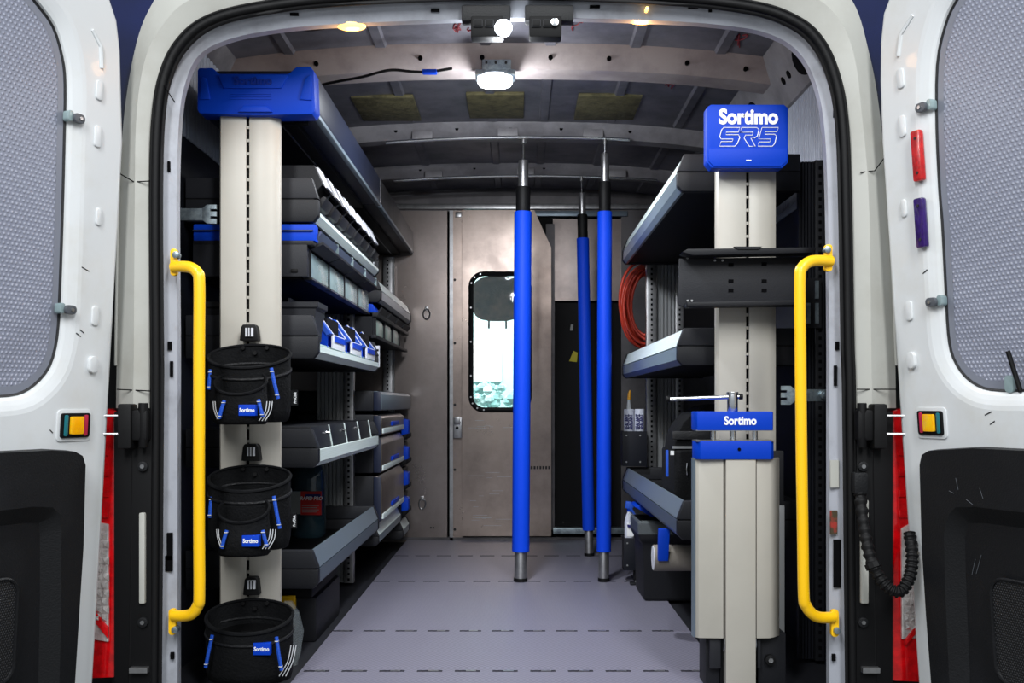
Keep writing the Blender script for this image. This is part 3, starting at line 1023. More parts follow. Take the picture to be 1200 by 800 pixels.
# sliding door with window
YS = YB - 0.035
sdoor = thing('door_3', 'brushed aluminium sliding door with rounded window in the bulkhead', 'sliding door', (U(590, YS), YS, 0), kind='structure')
x0, x1 = U(541.5, YS), U(646, YS)
zz1, zz0 = V(246, YS), V(628, YS)
wo = rrect(U(552, YS), U(620, YS), V(480, YS), V(321, YS), 0.065, 6)
polys = [[Vector((a, b, 0)) for a, b in [(x0, zz0), (x1, zz0), (x1, V(290, YS)), (U(626, YS), V(246, YS)), (x0, zz1)]], [Vector((a, b, 0)) for a, b in wo]]
tri = geometry.tessellate_polygon(polys)
flat = [p for q in polys for p in q]
mb = MB()
mb.add([(p.x, YS, p.y) for p in flat], [tuple(t) for t in tri])
mb.add([(p.x, YS + 0.03, p.y) for p in flat], [tuple(t) for t in tri])
mb.ribbon([(p.x, YS, p.y) for p in polys[0] + polys[0][:1]], [(p.x, YS + 0.03, p.y) for p in polys[0] + polys[0][:1]])
mb.build('door_leaf', 'bulkdoor', sdoor, smooth=0)
mb = MB()
mb.tube([(a, YS - 0.004, b) for a, b in wo], (0.013, 0.013), 8, closed=True)
gk = mb.build('window_gasket', 'rubber', sdoor)
for k in range(0, len(wo), 2):
    a, b = wo[k]
    MB().cyl((a, YS - 0.020, b), (a, YS - 0.014, b), 0.0045, 8).build('gasket_bolt', 'steel', gk)
for q in (0.25, 0.5, 0.75):
    for a in (wo[6][0], ):
        b = V(480, YS) + (V(321, YS) - V(480, YS)) * q
        MB().cyl((U(552, YS), YS - 0.020, b), (U(552, YS), YS - 0.014, b), 0.0045, 8).build('gasket_bolt', 'steel', gk)
mb = MB()
mb.add([(a, YS + 0.012, b) for a, b in wo], [tuple(range(len(wo)))])
mb.build('window_pane', 'glass', sdoor, smooth=0)
# scratches below the window and a worn stencil word
for k in range(26):
    py = random.choice((496, 498, 503, 556, 575, 580, 590, 605, 608, 612)) + random.uniform(-4, 4)
    px = random.uniform(548, 590)
    L = random.uniform(3, 22)
    MB().box(U(px, YS), U(min(px + L, 604), YS), YS - 0.0008, YS + 0.001, V(py + 0.25, YS), V(py - 0.25, YS)).build('scratch', 'steel', sdoor)
for k in range(7):
    px = 622 + k * 3.4
    MB().box(U(px, YS), U(px + 2.2, YS), YS - 0.0008, YS + 0.001, V(549.5, YS), V(546, YS)).build('worn_stencil', 'bagtrim', sdoor)
lt = MB().box(U(531.5, YB), U(541.5, YB), YB - 0.03, YB - 0.005, V(513, YB), V(489, YB)).build('door_latch', 'steel', bk, bevel=0.004)
MB().box(U(533, YB), U(540, YB), YB - 0.05, YB - 0.03, V(496, YB), V(488, YB)).build('latch_lever', 'steel', lt, bevel=0.004)
MB().cyl((U(536, YB), YB - 0.034, V(501, YB)), (U(536, YB), YB - 0.029, V(501, YB)), 0.008, 10).build('keyhole', 'holes', lt)

# ---- cab seen through the window
Y = 5.95
seat = thing('cab_seat', 'dark fabric cab seat with headrest seen through the bulkhead window', 'seat', (U(582, Y), Y, -0.1))
def sup(cx, cy, cz, rx, ry, rz, n=14, m=9, e=0.6):
    rings = []
    for j in range(m):
        ph = -math.pi / 2 + math.pi * (j + 0.5) / m
        cr = math.cos(ph) ** e
        rings.append([(cx + rx * cr * math.copysign(abs(math.cos(a)) ** e, math.cos(a)), cy + ry * cr * math.copysign(abs(math.sin(a)) ** e, math.sin(a)), cz + rz * math.copysign(abs(math.sin(ph)) ** e, math.sin(ph))) for a in [2 * math.pi * k / n for k in range(n)]])
    return rings
MB().loft(sup(U(583, Y), Y, V(350, Y), 0.15, 0.06, 0.13)).build('headrest', 'seatcloth', seat, smooth=70)
for dx in (-0.05, 0.05):
    MB().cyl((U(583, Y) + dx, Y, V(385, Y)), (U(583, Y) + dx, Y, V(362, Y)), 0.006, 8).build('headrest_post', 'steel', seat)
MB().loft(sup(U(583, Y), Y, V(480, Y) - 0.33, 0.26, 0.08, 0.34)).build('backrest', 'seatcloth', seat, smooth=70)
MB().box(U(560, Y), U(606, Y), Y - 0.02, Y + 0.5, -0.1, 0.15).build('seat_base', 'seatcloth', seat, bevel=0.03)
b = thing('workshop_wall', 'white wall with pale teal frame seen through the cab windscreen', 'wall', (0, 9.0, -0.68), kind='structure')
MB().box(-0.9, 0.55, 9.0, 9.1, -0.68, 3.0).build('wall_cladding', 'palewall', b)
MB().box(U(553, 8.98), U(588, 8.98), 8.93, 9.0, V(447, 8.98), V(399, 8.98)).build('white_panel', 'whitewall', b, bevel=0.01)
mb = MB()
for k in range(420):
    c = Vector((random.uniform(-0.7, 0.3), 8.6 + random.uniform(-0.12, 0.12), random.uniform(0.2, V(450, 8.6)) if k % 4 else random.uniform(-0.66, 0.3)))
    r = random.uniform(0.02, 0.05)
    mb.loft([[(c.x + r * s_ * math.cos(a), c.y + r * s_ * math.sin(a), c.z + h_ * r) for a in (0, 1.26, 2.5, 3.77, 5.03)] for s_, h_ in ((0.2, -1), (1, -0.3), (0.9, 0.4), (0.2, 1))])
tag(mb.build('hedge', 'hedge', at=(0, 8.6, -0.68)), 'pale teal green hedge seen low through the bulkhead window', 'hedge', kind='stuff')
l = bpy.data.lights.new('view_fill', 'AREA')  # added lamp standing in for daylight on the view past the cab
l.shape = 'RECTANGLE'; l.size = 1.6; l.size_y = 1.0; l.energy = 190
lo = bpy.data.objects.new('view_fill', l); COL.objects.link(lo); lo.location = (0, 7.3, 2.6)
lo.rotation_euler = (Vector((-0.2, 9.0, 0.8)) - lo.location).to_track_quat('-Z', 'Y').to_euler()

# ================================================================== POLES
def pole(Y, xb, xt, w, ys, lab, wf=0.7):
    z = lambda py: V(py, Y)
    top, rod0, st0, bk0, bl0, bot = ys
    zbot = 0.0
    def P(zz):
        f = (zz - zbot) / (z(top) - zbot)
        return (U(xb, Y) + (U(xt, Y) - U(xb, Y)) * f, Y, zz)
    R = S(w / 2, Y)
    t = thing('support_pole', lab, 'pole', P(0.0), 'blue telescopic support poles standing on the floor')
    MB().tube([P(0.0), P(0.012), P(z(bot) + 0.004)], [R * 0.72, R * wf, R * wf], 18).build('foot', 'steel', t, bevel=0.002)
    MB().tube([P(0.0), P(0.014)], R * 0.80, 18).build('foot_pad', 'rubber', t)
    MB().tube([P(z(bot)), P(z(bl0))], R, 24).build('sleeve', 'polblue', t, bevel=0.004)
    MB().tube([P(z(bl0) - 0.01), P(z(bk0))], R * 0.82, 20).build('grip', 'rubber', t, bevel=0.004)
    MB().tube([P(z(bk0) - 0.01), P(z(st0))], R * 0.58, 18).build('inner_tube', 'steel', t, bevel=0.002)
    MB().tube([P(z(st0) - 0.01), P(z(rod0))], R * 0.16, 10).build('rod', 'chrome', t)
    MB().tube([P(z(rod0) - 0.003), P(z(top))], R * 0.3, 12).build('tip', 'steel', t)
    return t
pole(4.02, 610, 613.5, 20.5, (163, 167, 188, 219, 248, 646), 'blue support pole nearest the middle, in front of the sliding door')
pole(4.69, 690.5, 681.5, 14.5, (207, 211, 226, 251, 279, 621), 'thinner blue support pole standing furthest back, tilted slightly')
pole(4.02, 707.5, 709, 17, (163, 167, 180, 213, 248, 646), 'upright blue support pole on the right, beside the tilted one', 0.72)
for Yr, x0, x1, py, lab in ((4.02, 452, 738, 160.5, 'curved steel rail under the roof that holds the two front poles'), (4.69, 462, 770, 206, 'curved steel rail under the roof that holds the rear pole')):
    pts = [(U(x, Yr), Yr, V(py, Yr) - S(6, Yr) * abs((x - 620) / 160) ** 2) for x in [x0 + (x1 - x0) * k / 20 for k in range(21)]]
    r = thing('ceiling_rail', lab, 'rail', pts[10])
    MB().tube(pts, 0.007, 10).build('rail_bar', 'chrome', r)
    for k in (3, 10, 17):
        p = pts[k]
        MB().box(p[0] - 0.04, p[0] + 0.04, Yr - 0.004, Yr + 0.03, p[2] + 0.003, p[2] + 0.035).build('rail_bracket', 'ribdim', r, bevel=0.003)

# ================================================================== SHELF TRAYS
def tray(sg, Y0, Y1, xf, xb, z0, H, lab, cat='shelf', railm='alu', lowm='aludark', group=None, rt=0.97):
    X = lambda u: xf + sg * u
    t = thing('shelf_tray', lab, cat, (xf, Y0, z0), group)
    W = abs(xb - xf)
    up = [(X(0.018), z0 + H), (X(0.0), z0 + H * 0.53), (X(W), z0 + H * 0.53), (X(W), z0 + H)]
    lo = [(X(0.0), z0 + H * 0.51), (X(0.0), z0 + H * 0.15), (X(0.014), z0), (X(W), z0), (X(W), z0 + H * 0.51)]
    for ya, yb in ((Y0, Y0 + 0.028), (Y1 - 0.028, Y1)):
        c = MB().prism(up, 'y', ya, yb).build('end_cap', 'capgrey', t, bevel=0.004)
        MB().prism(lo, 'y', ya, yb).build('end_cap_lower', 'capdark', c, bevel=0.004)
        MB().box(*sorted((X(0.012), X(W))), ya + 0.003, yb - 0.003, z0 + H * 0.45, z0 + H * 0.6).build('cap_joint', 'black', c)
    r1 = [(X(0.020), z0 + H * 0.97), (X(0.002), z0 + H * 0.53), (X(0.010), z0 + H * 0.53), (X(0.026), z0 + H * 0.97)]
    r2 = [(X(0.002), z0 + H * 0.50), (X(0.002), z0 + H * 0.16), (X(0.014), z0 + H * 0.02), (X(0.022), z0 + H * 0.02), (X(0.012), z0 + H * 0.2), (X(0.012), z0 + H * 0.50)]
    if rt < 0.9:
        r2 = [(X(0.000), z0 + H * rt), (X(0.000), z0 + H * 0.16), (X(0.014), z0 + H * 0.02), (X(0.022), z0 + H * 0.02), (X(0.012), z0 + H * 0.2), (X(0.012), z0 + H * rt)]
        lowm = railm
    else:
        MB().prism(r1, 'y', Y0 + 0.026, Y1 - 0.026).build('front_rail', railm, t)
    MB().prism(r2, 'y', Y0 + 0.026, Y1 - 0.026).build('lower_rail', lowm, t)
    if rt > 0.9:
        MB().box(*sorted((X(0.012), X(0.016))), Y0 + 0.02, Y1 - 0.02, z0 + H * 0.4, z0 + H * 0.6).build('rail_groove', 'black', t)
    MB().box(*sorted((X(0.016), X(W))), Y0 + 0.02, Y1 - 0.02, z0 + 0.006, z0 + 0.016).build('tray_floor', 'black', t)
    MB().box(*sorted((X(W - 0.004), X(W))), Y0 + 0.02, Y1 - 0.02, z0 + 0.006, z0 + H).build('tray_back', 'capdark', t)
    return t

XF = -0.538
XB = XL + 0.008
YN = 2.76
zn = lambda py: V(py, YN)
tray(-1, YN, 3.975, XF, XB, zn(260), zn(208) - zn(260), 'left shelf tray just under the overhead locker, carrying carded bins', rt=0.24)
tray(-1, YN, 3.975, XF, XB, zn(420), zn(369) - zn(420), 'left shelf tray at mid height carrying blue and white bins', rt=0.30)
tray(-1, YN, 3.975, XF, XB, zn(548), zn(503) - zn(548), 'left shelf tray level with the middle tool pouch, holding small black bins', rt=0.46)
tray(-1, YN, 3.975, XF, XB, zn(690), zn(645) - zn(690), 'lowest left shelf tray with empty black liner and a bottle at the back', railm='aludark', lowm='alushade')
tray(-1, 4.025, 5.17, XF, XB, V(354, 4.02), V(326, 4.02) - V(354, 4.02), 'short far left shelf tray next to the bulkhead above clear bins')
XFR = 0.43
XBR = 0.762
tray(1, YN, 4.235, XFR, XBR, zn(224), zn(180) - zn(224), 'top right shelf tray behind the blue brand sign')
tray(1, YN, 4.235, XFR, XBR, zn(428), zn(384) - zn(428), 'middle right shelf tray behind the cream post')
tray(1, YN, 4.235, XFR, XBR, zn(633), zn(587) - zn(633), 'lowest right shelf tray carrying a black tool bag', railm='aludark', lowm='alushade')

# ---- overhead lockers
def locker(Y0, Y1, lab, face, cap):
    t = thing('overhead_locker', lab, 'locker', (XF, Y0, 1.46))
    MB().prism([(-0.535, 1.468), (-0.532, 1.480), (-0.532, 1.565), (-0.55, 1.575), (-0.84, 1.575), (-0.84, 1.468)], 'y', Y0, Y1).build('locker_body', face, t, bevel=0.002)
    MB().box(-0.546, -0.530, Y0 + 0.005, Y1 - 0.005, 1.458, 1.470).build('edge_profile', 'aludark', t, bevel=0.002)
    MB().box(-0.80, -0.60, Y0 + 0.005, Y1 - 0.005, 1.452, 1.4675).build('locker_underside', 'black', t, bevel=0.002)
    MB().box(-0.640, -0.637, Y0 + 0.005, Y1 - 0.005, 1.449, 1.4525).build('underside_bead', 'steel', t)
    return t
nl = locker(2.70, 3.96, 'long dark overhead locker on the left with a blue end cap', 'navyplastic', True)
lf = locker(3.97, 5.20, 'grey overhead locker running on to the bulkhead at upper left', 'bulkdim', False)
YC = 2.64
P2 = lambda pl: [(U(a, YC), V(b, YC)) for a, b in pl]
ec = MB().prism(P2([(231, 82), (233, 79), (249, 79), (256, 86), (338, 86), (347, 78), (363, 77), (368, 83), (369.5, 128), (366, 134), (300, 135), (234, 133), (231, 129)]), 'y', YC, 2.705).build('end_cap', 'blue', nl, bevel=0.005)
ec['label'] = 'blue moulded end cap'
MB().prism(P2([(256, 88), (262, 104), (330, 104), (338, 88)]), 'y', YC - 0.004, YC + 0.01).build('cap_relief', 'blue', ec, bevel=0.003)
MB().prism(P2([(279, 132), (286, 124), (312, 124), (320, 132)]), 'y', YC - 0.007, YC + 0.01).build('cap_grip', 'blue', ec, bevel=0.004)
MB().prism(P2([(351, 117), (358, 92), (364, 88), (366, 118)]), 'y', YC - 0.004, YC + 0.01).build('cap_rib', 'blue', ec, bevel=0.003)
MB().prism(P2([(234, 117), (236, 90), (242, 92), (247, 117)]), 'y', YC - 0.004, YC + 0.01).build('cap_rib', 'blue', ec, bevel=0.003)
for k in range(3):
    MB().box(U(270, YC), U(318, YC), YC - 0.0015, YC + 0.01, V(110.6 + 3 * k, YC), V(109.4 + 3 * k, YC)).build('cap_line', 'blue', ec)
text('embossed_name', 'Sortimo', S(13, YC), (U(297, YC), YC - 0.0045, V(95.5, YC)), 'blueshade', ec, bold=0.0009, xs=1.05, extrude=0.0018)
for px in (337, 343, 349):
    MB().cyl((U(px, 2.75), 2.74, V(140, 2.75)), (U(px, 2.75), 2.75, V(140, 2.75)), 0.004, 8).build('bracket_rivet', 'steel', nl)
MB().box(U(326, 2.76), U(362, 2.76), 2.75, 2.765, V(147, 2.76), V(134, 2.76)).build('end_bracket', 'black', nl)

# ---- uprights: cream end posts
def post(x0, xm0, xm1, x1, Y, ztop, lab, tick0):
    t = thing('end_post', lab, 'post', ((x0 + x1) / 2, Y, 0))
    MB().prism([(x0, Y + 0.012), (x0 + 0.006, Y), (xm0, Y), (xm0, Y + 0.03), (x0, Y + 0.03)], 'z', 0.0, ztop).build('post_panel', 'cream', t, bevel=0.0015)
    MB().prism([(xm1, Y), (x1 - 0.024, Y), (x1, Y + 0.016), (x1, Y + 0.03), (xm1, Y + 0.03)], 'z', 0.0, ztop).build('post_panel', 'cream', t, bevel=0.0015)
    ch = MB().box(xm0 - 0.01, xm1 + 0.01, Y + 0.012, Y + 0.03, 0.0, ztop).build('slot_channel', 'holes', t)
    k = 0
    z = ztop - 0.034
    while z > 0.03:
        MB().box(xm0 + 0.0005, xm1 - 0.0005, Y + 0.004, Y + 0.014, z, z + 0.007).build('slot_bridge', 'cream', ch)
        z -= 0.034
    MB().box(x0 + 0.01, x1 - 0.01, Y + 0.03, Y + 0.06, 0.0, ztop - 0.01).build('post_core', 'upright', t)
    return t
YP = 2.66
post(U(256, YP), U(288.5, YP), U(292, YP), U(327, YP), YP, V(135, YP), 'cream end post of the left shelving carrying three tool pouches', 0)
post(U(840, YP), U(874.5, YP), U(878, YP), U(911, YP), YP, V(186, YP), 'cream end post of the right shelving behind the vise', 0)

# ---- side frames with perforated uprights
def side_frame(sg, Y, xa, xb, perf, z0, z1, lab, m1='upright', m2='steel'):
    t = thing('side_frame', lab, 'upright', ((xa + xb) / 2, Y, z0))
    lo, hi = min(xa, xb), max(xa, xb)
    n = 7
    poly = []
    for k in range(n):
        a = lo + (hi - lo) * k / n
        b_ = lo + (hi - lo) * (k + 1) / n
        d = (b_ - a)
        poly += [(a, Y), (a + d * 0.7, Y), (a + d * 0.76, Y + 0.008), (a + d * 0.94, Y + 0.008)]
    poly += [(hi, Y), (hi, Y + 0.02), (lo, Y + 0.02)]
    MB().prism(poly, 'z', z0, z1).build('fluted_panel', m1, t, smooth=0)
    for pa, pb_ in perf:
        up = MB().box(pa, pb_, Y - 0.02, Y + 0.02, z0, z1).build('perforated_upright', m2, t, bevel=0.002)
        mb = MB()
        z = z0 + 0.01
        while z < z1 - 0.01:
            mb.box((pa + pb_) / 2 - 0.004, (pa + pb_) / 2 + 0.004, Y - 0.0212, Y - 0.015, z, z + 0.009)
            z += 0.021
        mb.build('perforation', 'holes', up, kind='stuff')
    return t
side_frame(-1, 4.0, U(372, 4.0), U(404, 4.0), ((U(404, 4.0), U(415, 4.0)),), 0.0, 1.44, 'fluted side frame with perforated upright in the middle of the left shelving')
side_frame(-1, 5.20, U(455, 5.20), U(462, 5.20), ((U(449.5, 5.20), U(460, 5.20)),), 0.02, 1.44, 'perforated upright of the left shelving against the bulkhead')
side_frame(1, 4.26, U(770, 4.26), U(800, 4.26), ((U(757, 4.26), U(769, 4.26)), (U(791, 4.26), U(800, 4.26))), 0.40, 1.32, 'fluted side frame with two perforated uprights at the back of the right shelving')
side_frame(1, 2.80, U(936, 2.80), U(962, 2.80), ((U(953, 2.80), U(964, 2.80)),), 0.0, 1.36, 'dark perforated upright against the right wall behind the grab handle', 'deepnavy', 'capdark')

# ================================================================== LEFT SHELF CONTENTS
# row of black bins with white label cards on the top tray
def carded_bin(y0, w, k):
    t = thing('storage_bin', '%s black bin with white card from the near end of the upper left tray' % ORD[k], 'bin', (XF, y0, zn(250)), 'black carded bins on the upper left tray')
    b_ = zn(258) + 0.012
    x = lambda u: -0.545 - u
    zt_, zcard, zl, zlb = zn(190), zn(213), zn(228), zn(240)
    # back, base and lower front of the scoop
    MB().prism([(x(0.012), b_), (x(0.26), b_), (x(0.26), zt_), (x(0.24), zt_), (x(0.24), b_ + 0.012), (x(0.030), b_ + 0.012), (x(0.022), zlb), (x(0.006), zlb)], 'y', y0 + 0.004, y0 + w - 0.004).build('bin_body', 'navyplastic', t)
    for ya in (y0 + 0.002, y0 + w - 0.008):
        MB().prism([(x(0.012), b_), (x(0.26), b_), (x(0.26), zt_), (x(0.012), zt_), (x(-0.010), zcard), (x(0.026), zl), (x(0.006), zlb)], 'y', ya, ya + 0.006).build('bin_side', 'capdark', t)
    MB().prism([(x(0.022), zlb - 0.004), (x(-0.006), zlb + 0.002), (x(-0.020), zl), (x(-0.012), zl + 0.006), (x(0.020), zlb + 0.012)], 'y', y0 + 0.012, y0 + w - 0.020).build('scoop_lip', 'capdark', t, bevel=0.003)
    MB().prism([(x(0.012), zt_), (x(-0.012), zcard), (x(0.0), zcard), (x(0.032), zt_)], 'y', y0 + 0.004, y0 + w - 0.006).build('card_bar', 'capdark', t)
    MB().prism([(x(0.006), zt_ + 0.001), (x(-0.020), zcard - 0.002), (x(-0.014), zcard - 0.002), (x(0.012), zt_ + 0.001)], 'y', y0 + 0.030, y0 + w - 0.042).build('label_card', 'card', t)
w = 0.138
for k in range(8):
    carded_bin(YN + 0.035 + k * w, w, k)
sc = thing('perforated_strip', 'white perforated plastic strip standing at the far end of upper left tray', 'strip', (-0.56, 3.93, zn(250)))
MB().prism([(-0.552, zn(262) + 0.05), (-0.565, zn(262) + 0.13), (-0.60, zn(262) + 0.15), (-0.60, zn(262) + 0.14), (-0.578, zn(262) + 0.12), (-0.565, zn(262) + 0.05)], 'y', 3.93, 3.94).build('strip', 'card', sc)
for q in (0.065, 0.085, 0.105):
    MB().box(-0.570, -0.562, 3.9285, 3.931, zn(262) + q, zn(262) + q + 0.008).build('strip_hole', 'holes', sc)

# tilt-bin module hung under the top tray
XM = -0.566
md = thing('tilt_bin_module', 'blue topped rack of four tilting clear bins under the upper left tray', 'bin rack', (XM, YN, zn(325)))
tp_ = MB().box(XB + 0.02, XM + 0.018, YN + 0.005, YN + 0.05, zn(282), zn(262)).build('rack_top', 'blue', md, bevel=0.004)
MB().box(XB + 0.02, XM + 0.010, YN + 0.05, 3.88, zn(282), zn(263)).build('rack_beam', 'capdark', md)
tp_['label'] = 'bright blue top rail'
MB().box(XB + 0.02, XM + 0.013, YN + 0.000, YN + 0.006, zn(270.5), zn(269)).build('rack_top_line', 'navyplastic', tp_)
MB().box(XB + 0.02, XM - 0.02, YN + 0.008, 3.88, zn(326), zn(282)).build('rack_body', 'holes', md)
MB().box(XB + 0.02, XM - 0.002, YN, YN + 0.03, zn(324), zn(286)).build('rack_end', 'capgrey', md, bevel=0.003)
MB().box(U(341, YN), U(349, YN), YN - 0.004, YN, zn(319), zn(315)).build('end_latch', 'black', md, bevel=0.001)
MB().box(XB + 0.02, XM + 0.014, YN, 3.88, zn(287), zn(281.5)).build('rack_ledge', 'capdark', md, bevel=0.003)
ye = [YN + 0.03 + k * 0.275 for k in range(5)]
for k in range(4):
    ya, yb = ye[k] + 0.012, ye[k + 1] - 0.012
    pn = MB().box(XM - 0.006, XM, ya, yb, zn(322), zn(293)).build('clear_front', 'clearpane', md, bevel=0.002)
    MB().box(XM - 0.019, XM + 0.001, ya - 0.012, ya, zn(324), zn(290)).build('bin_divider', 'capdark', md)
    MB().box(XM - 0.019, XM + 0.004, ya - 0.010, yb + 0.010, zn(326), zn(323)).build('bin_sill', 'capdark', md, bevel=0.001)
    MB().box(XM + 0.001, XM + 0.006, ya, yb - 0.05, zn(325.3), zn(324.4)).build('sill_trim', 'steel', md)
    fl_ = MB().prism([(XM + 0.012, zn(283)), (XM + 0.030, zn(269)), (XM + 0.026, zn(268)), (XM + 0.004, zn(284))], 'y', ya - 0.004, yb + 0.004).build('open_flap', 'flapnavy', md)
    MB().prism([(XM + 0.0, zn(290)), (XM + 0.034, zn(284)), (XM + 0.034, zn(281)), (XM + 0.0, zn(286))], 'y', ya - 0.006, yb + 0.006).build('flap_lip', 'capdark', md)
    MB().box(XM + 0.012, XM + 0.030, yb + 0.004, yb + 0.008, zn(283), zn(266)).build('flap_ear', 'clearpane', md)

# mid tray: black crate and three blue and white bins
cr = thing('black_crate', 'open black plastic crate at the near end of the mid left tray', 'crate', (-0.7, YN + 0.03, zn(410)))
za, zb_ = zn(418) + 0.02, zn(352)
rg = lambda i, z: [(XB + 0.02 + i, YN + 0.032 + i, z), (-0.545 - i * 1.6, YN + 0.032 + i, z), (-0.545 - i * 1.6, YN + 0.17 - i, z), (XB + 0.02 + i, YN + 0.17 - i, z)]
MB().loft([rg(0.012, za), rg(0.012, za + 0.02), rg(0.004, zn(360)), rg(0.0, zn(358)), rg(0.0, zb_), rg(0.006, zb_), rg(0.010, za + 0.03)]).build('crate_shell', 'capgrey', cr, smooth=0)
MB().box(-0.70, -0.694, YN + 0.045, YN + 0.16, za + 0.03, zn(347)).build('crate_divider', 'capdark', cr)
MB().box(-0.63, -0.624, YN + 0.045, YN + 0.16, za + 0.03, zn(347)).build('crate_divider', 'capdark', cr)
def scoop_bin(y0, w, k):
    t = thing('scoop_bin', '%s blue and white scoop bin from the near end of the mid left tray' % ORD[k], 'bin', (-0.56, y0, zn(410)), 'blue and white bins on the mid left tray')
    zt_, zm, zl = zn(357), zn(384), zn(402)
    x = lambda u: -0.545 - u
    MB().prism([(x(0.01), zl), (x(0.20), zl), (x(0.20), zt_), (x(0.06), zt_), (x(0.01), zm)], 'y', y0 + 0.004, y0 + 0.010).build('bin_side', 'blue', t)
    MB().prism([(x(0.01), zl), (x(0.20), zl), (x(0.20), zt_), (x(0.06), zt_), (x(0.01), zm)], 'y', y0 + w - 0.010, y0 + w - 0.004).build('bin_side', 'blue', t)
    MB().box(x(0.20), x(0.19), y0 + 0.004, y0 + w - 0.004, zl, zt_).build('bin_back', 'black', t)
    MB().box(x(0.20), x(0.012), y0 + 0.004, y0 + w - 0.004, zl, zl + 0.006).build('bin_base', 'blue', t)
    # sloping white edging on each side, striped
    for ya in (y0, y0 + w - 0.045):
        e = MB().prism([(x(0.0), zm), (x(0.05), zt_ + 0.006), (x(0.06), zt_), (x(0.012), zm - 0.006)], 'y', ya, ya + 0.045).build('side_band', 'bluestrap', t)
        MB().prism([(x(-0.002), zm), (x(0.048), zt_ + 0.007), (x(0.05), zt_ + 0.006), (x(0.0), zm - 0.001)], 'y', ya + (0.0 if ya > y0 else 0.036), ya + (0.009 if ya > y0 else 0.045)).build('band_edge', 'card', e)
    f = MB().prism([(x(0.0), zl), (x(0.006), zl), (x(0.006), zm), (x(0.0), zm)], 'y', y0 + 0.04, y0 + w - 0.04).build('white_front', 'card', t, bevel=0.002)
    MB().box(x(0.0), x(-0.003), y0 + 0.06, y0 + w - 0.06, zl + 0.020, zm - 0.004).build('blue_label', 'blue', f)
    MB().box(x(0.03), x(0.02), y0 + 0.05, y0 + w - 0.05, zm, zt_ - 0.012).build('mouth_shade', 'black', t)  # black block standing in for the shade inside the bin mouth
for k, y0 in enumerate((2.98, 3.315, 3.65)):
    scoop_bin(y0, 0.29, k)
cp = thing('clear_divider_strip', 'row of pale clear plastic panes along the front of the mid left tray', 'divider', (-0.555, YN + 0.03, zn(412)))
for k in range(7):
    MB().box(-0.560, -0.556, YN + 0.03 + k * 0.172, YN + 0.195 + k * 0.172, zn(413), zn(400)).build('clear_pane', 'clearlight', cp)
sc2 = thing('perforated_strip', 'white perforated plastic strip at the far end of the mid left tray', 'strip', (-0.55, 3.97, zn(412)))
MB().box(-0.552, -0.535, 3.955, 3.965, V(430, 3.96), V(405, 3.96)).build('strip', 'card', sc2)
for q in (410, 416, 422):
    MB().box(-0.546, -0.538, 3.9535, 3.956, V(q + 1.5, 3.96), V(q - 1, 3.96)).build('strip_hole', 'holes', sc2)

# lower tray: three small black bins with knobs
for k in range(4):
    y0 = YN + 0.035 + k * 0.27
    t = thing('drawer_bin', '%s small knobbed black bin from the near end of the lower left tray' % ORD[k], 'bin', (-0.56, y0, zn(540)), 'small black bins in the lower left tray')
    MB().prism([(-0.553, zn(535)), (-0.566, zn(500)), (-0.80, zn(500)), (-0.80, zn(535))], 'y', y0, y0 + 0.262).build('bin_body', 'capdark', t, bevel=0.003)
    MB().prism([(-0.550, zn(533)), (-0.563, zn(500)), (-0.567, zn(500)), (-0.555, zn(533))], 'y', y0 + 0.257, y0 + 0.262).build('bin_edge', 'alu', t)
    if k in (0, 1, 2):
        MB().cyl((-0.575, y0 + 0.21, zn(508)), (-0.552, y0 + 0.21, zn(510)), 0.0045, 10).build('bin_knob', 'chrome', t)
# bottle on the lowest tray
YJ = 3.72
bx = U(362, YJ)
jz = V(617, YJ)
jz = zn(690) + 0.017
jug = thing('cleaner_bottle', 'smoky plastic bottle with red printed label on the lowest left tray', 'bottle', (bx, YJ, jz))
rr_ = S(19.5, YJ)
ztop = V(548, YJ) + 0.02
def sq(cx, cy, r, z, e=0.75, n=24):
    return [(cx + r * math.copysign(abs(math.cos(a)) ** e, math.cos(a)), cy + r * math.copysign(abs(math.sin(a)) ** e, math.sin(a)), z) for a in [2 * math.pi * k / n for k in range(n)]]
MB().loft([sq(bx, YJ, rr_ * f, z) for f, z in ((0.88, jz), (1, jz + 0.012), (1, V(605, YJ)), (1, V(560, YJ)), (0.96, V(552, YJ)), (0.6, ztop), (0.35, ztop + 0.01))]).build('bottle_body', 'jug', jug, smooth=50)
MB().cyl((bx, YJ, ztop + 0.008), (bx, YJ, ztop + 0.03), rr_ * 0.38, 16).build('bottle_cap', 'capdark', jug, bevel=0.003)
lb = MB().box(bx - rr_ * 0.28, bx + rr_ * 0.94, YJ - rr_ - 0.002, YJ - rr_ * 0.9, V(601, YJ), V(574, YJ)).build('red_label', 'labelred', jug)
MB().box(bx - rr_ * 0.94, bx - rr_ * 0.28, YJ - rr_ - 0.0018, YJ - rr_ * 0.9, V(600, YJ), V(574, YJ)).build('grey_label', 'labelgrey', jug)
text('label_heading', 'RAPID PRO', S(6, YJ), (bx + rr_ * 0.34, YJ - rr_ - 0.0028, V(582, YJ)), 'print', lb, bold=0.0004, shear=0.2, xs=0.85)
MB().box(bx + rr_ * 0.0, bx + rr_ * 0.90, YJ - rr_ - 0.0025, YJ - rr_, V(580.5, YJ), V(577, YJ)).build('label_band', 'navyprint', lb)
for k in range(4):
    MB().box(bx - rr_ * 0.2, bx + rr_ * (0.8 - 0.1 * (k % 2)), YJ - rr_ - 0.0026, YJ - rr_, V(590 + 2.5 * k + 0.5, YJ), V(590 + 2.5 * k - 0.4, YJ)).build('label_print_line', 'labelgrey', lb)
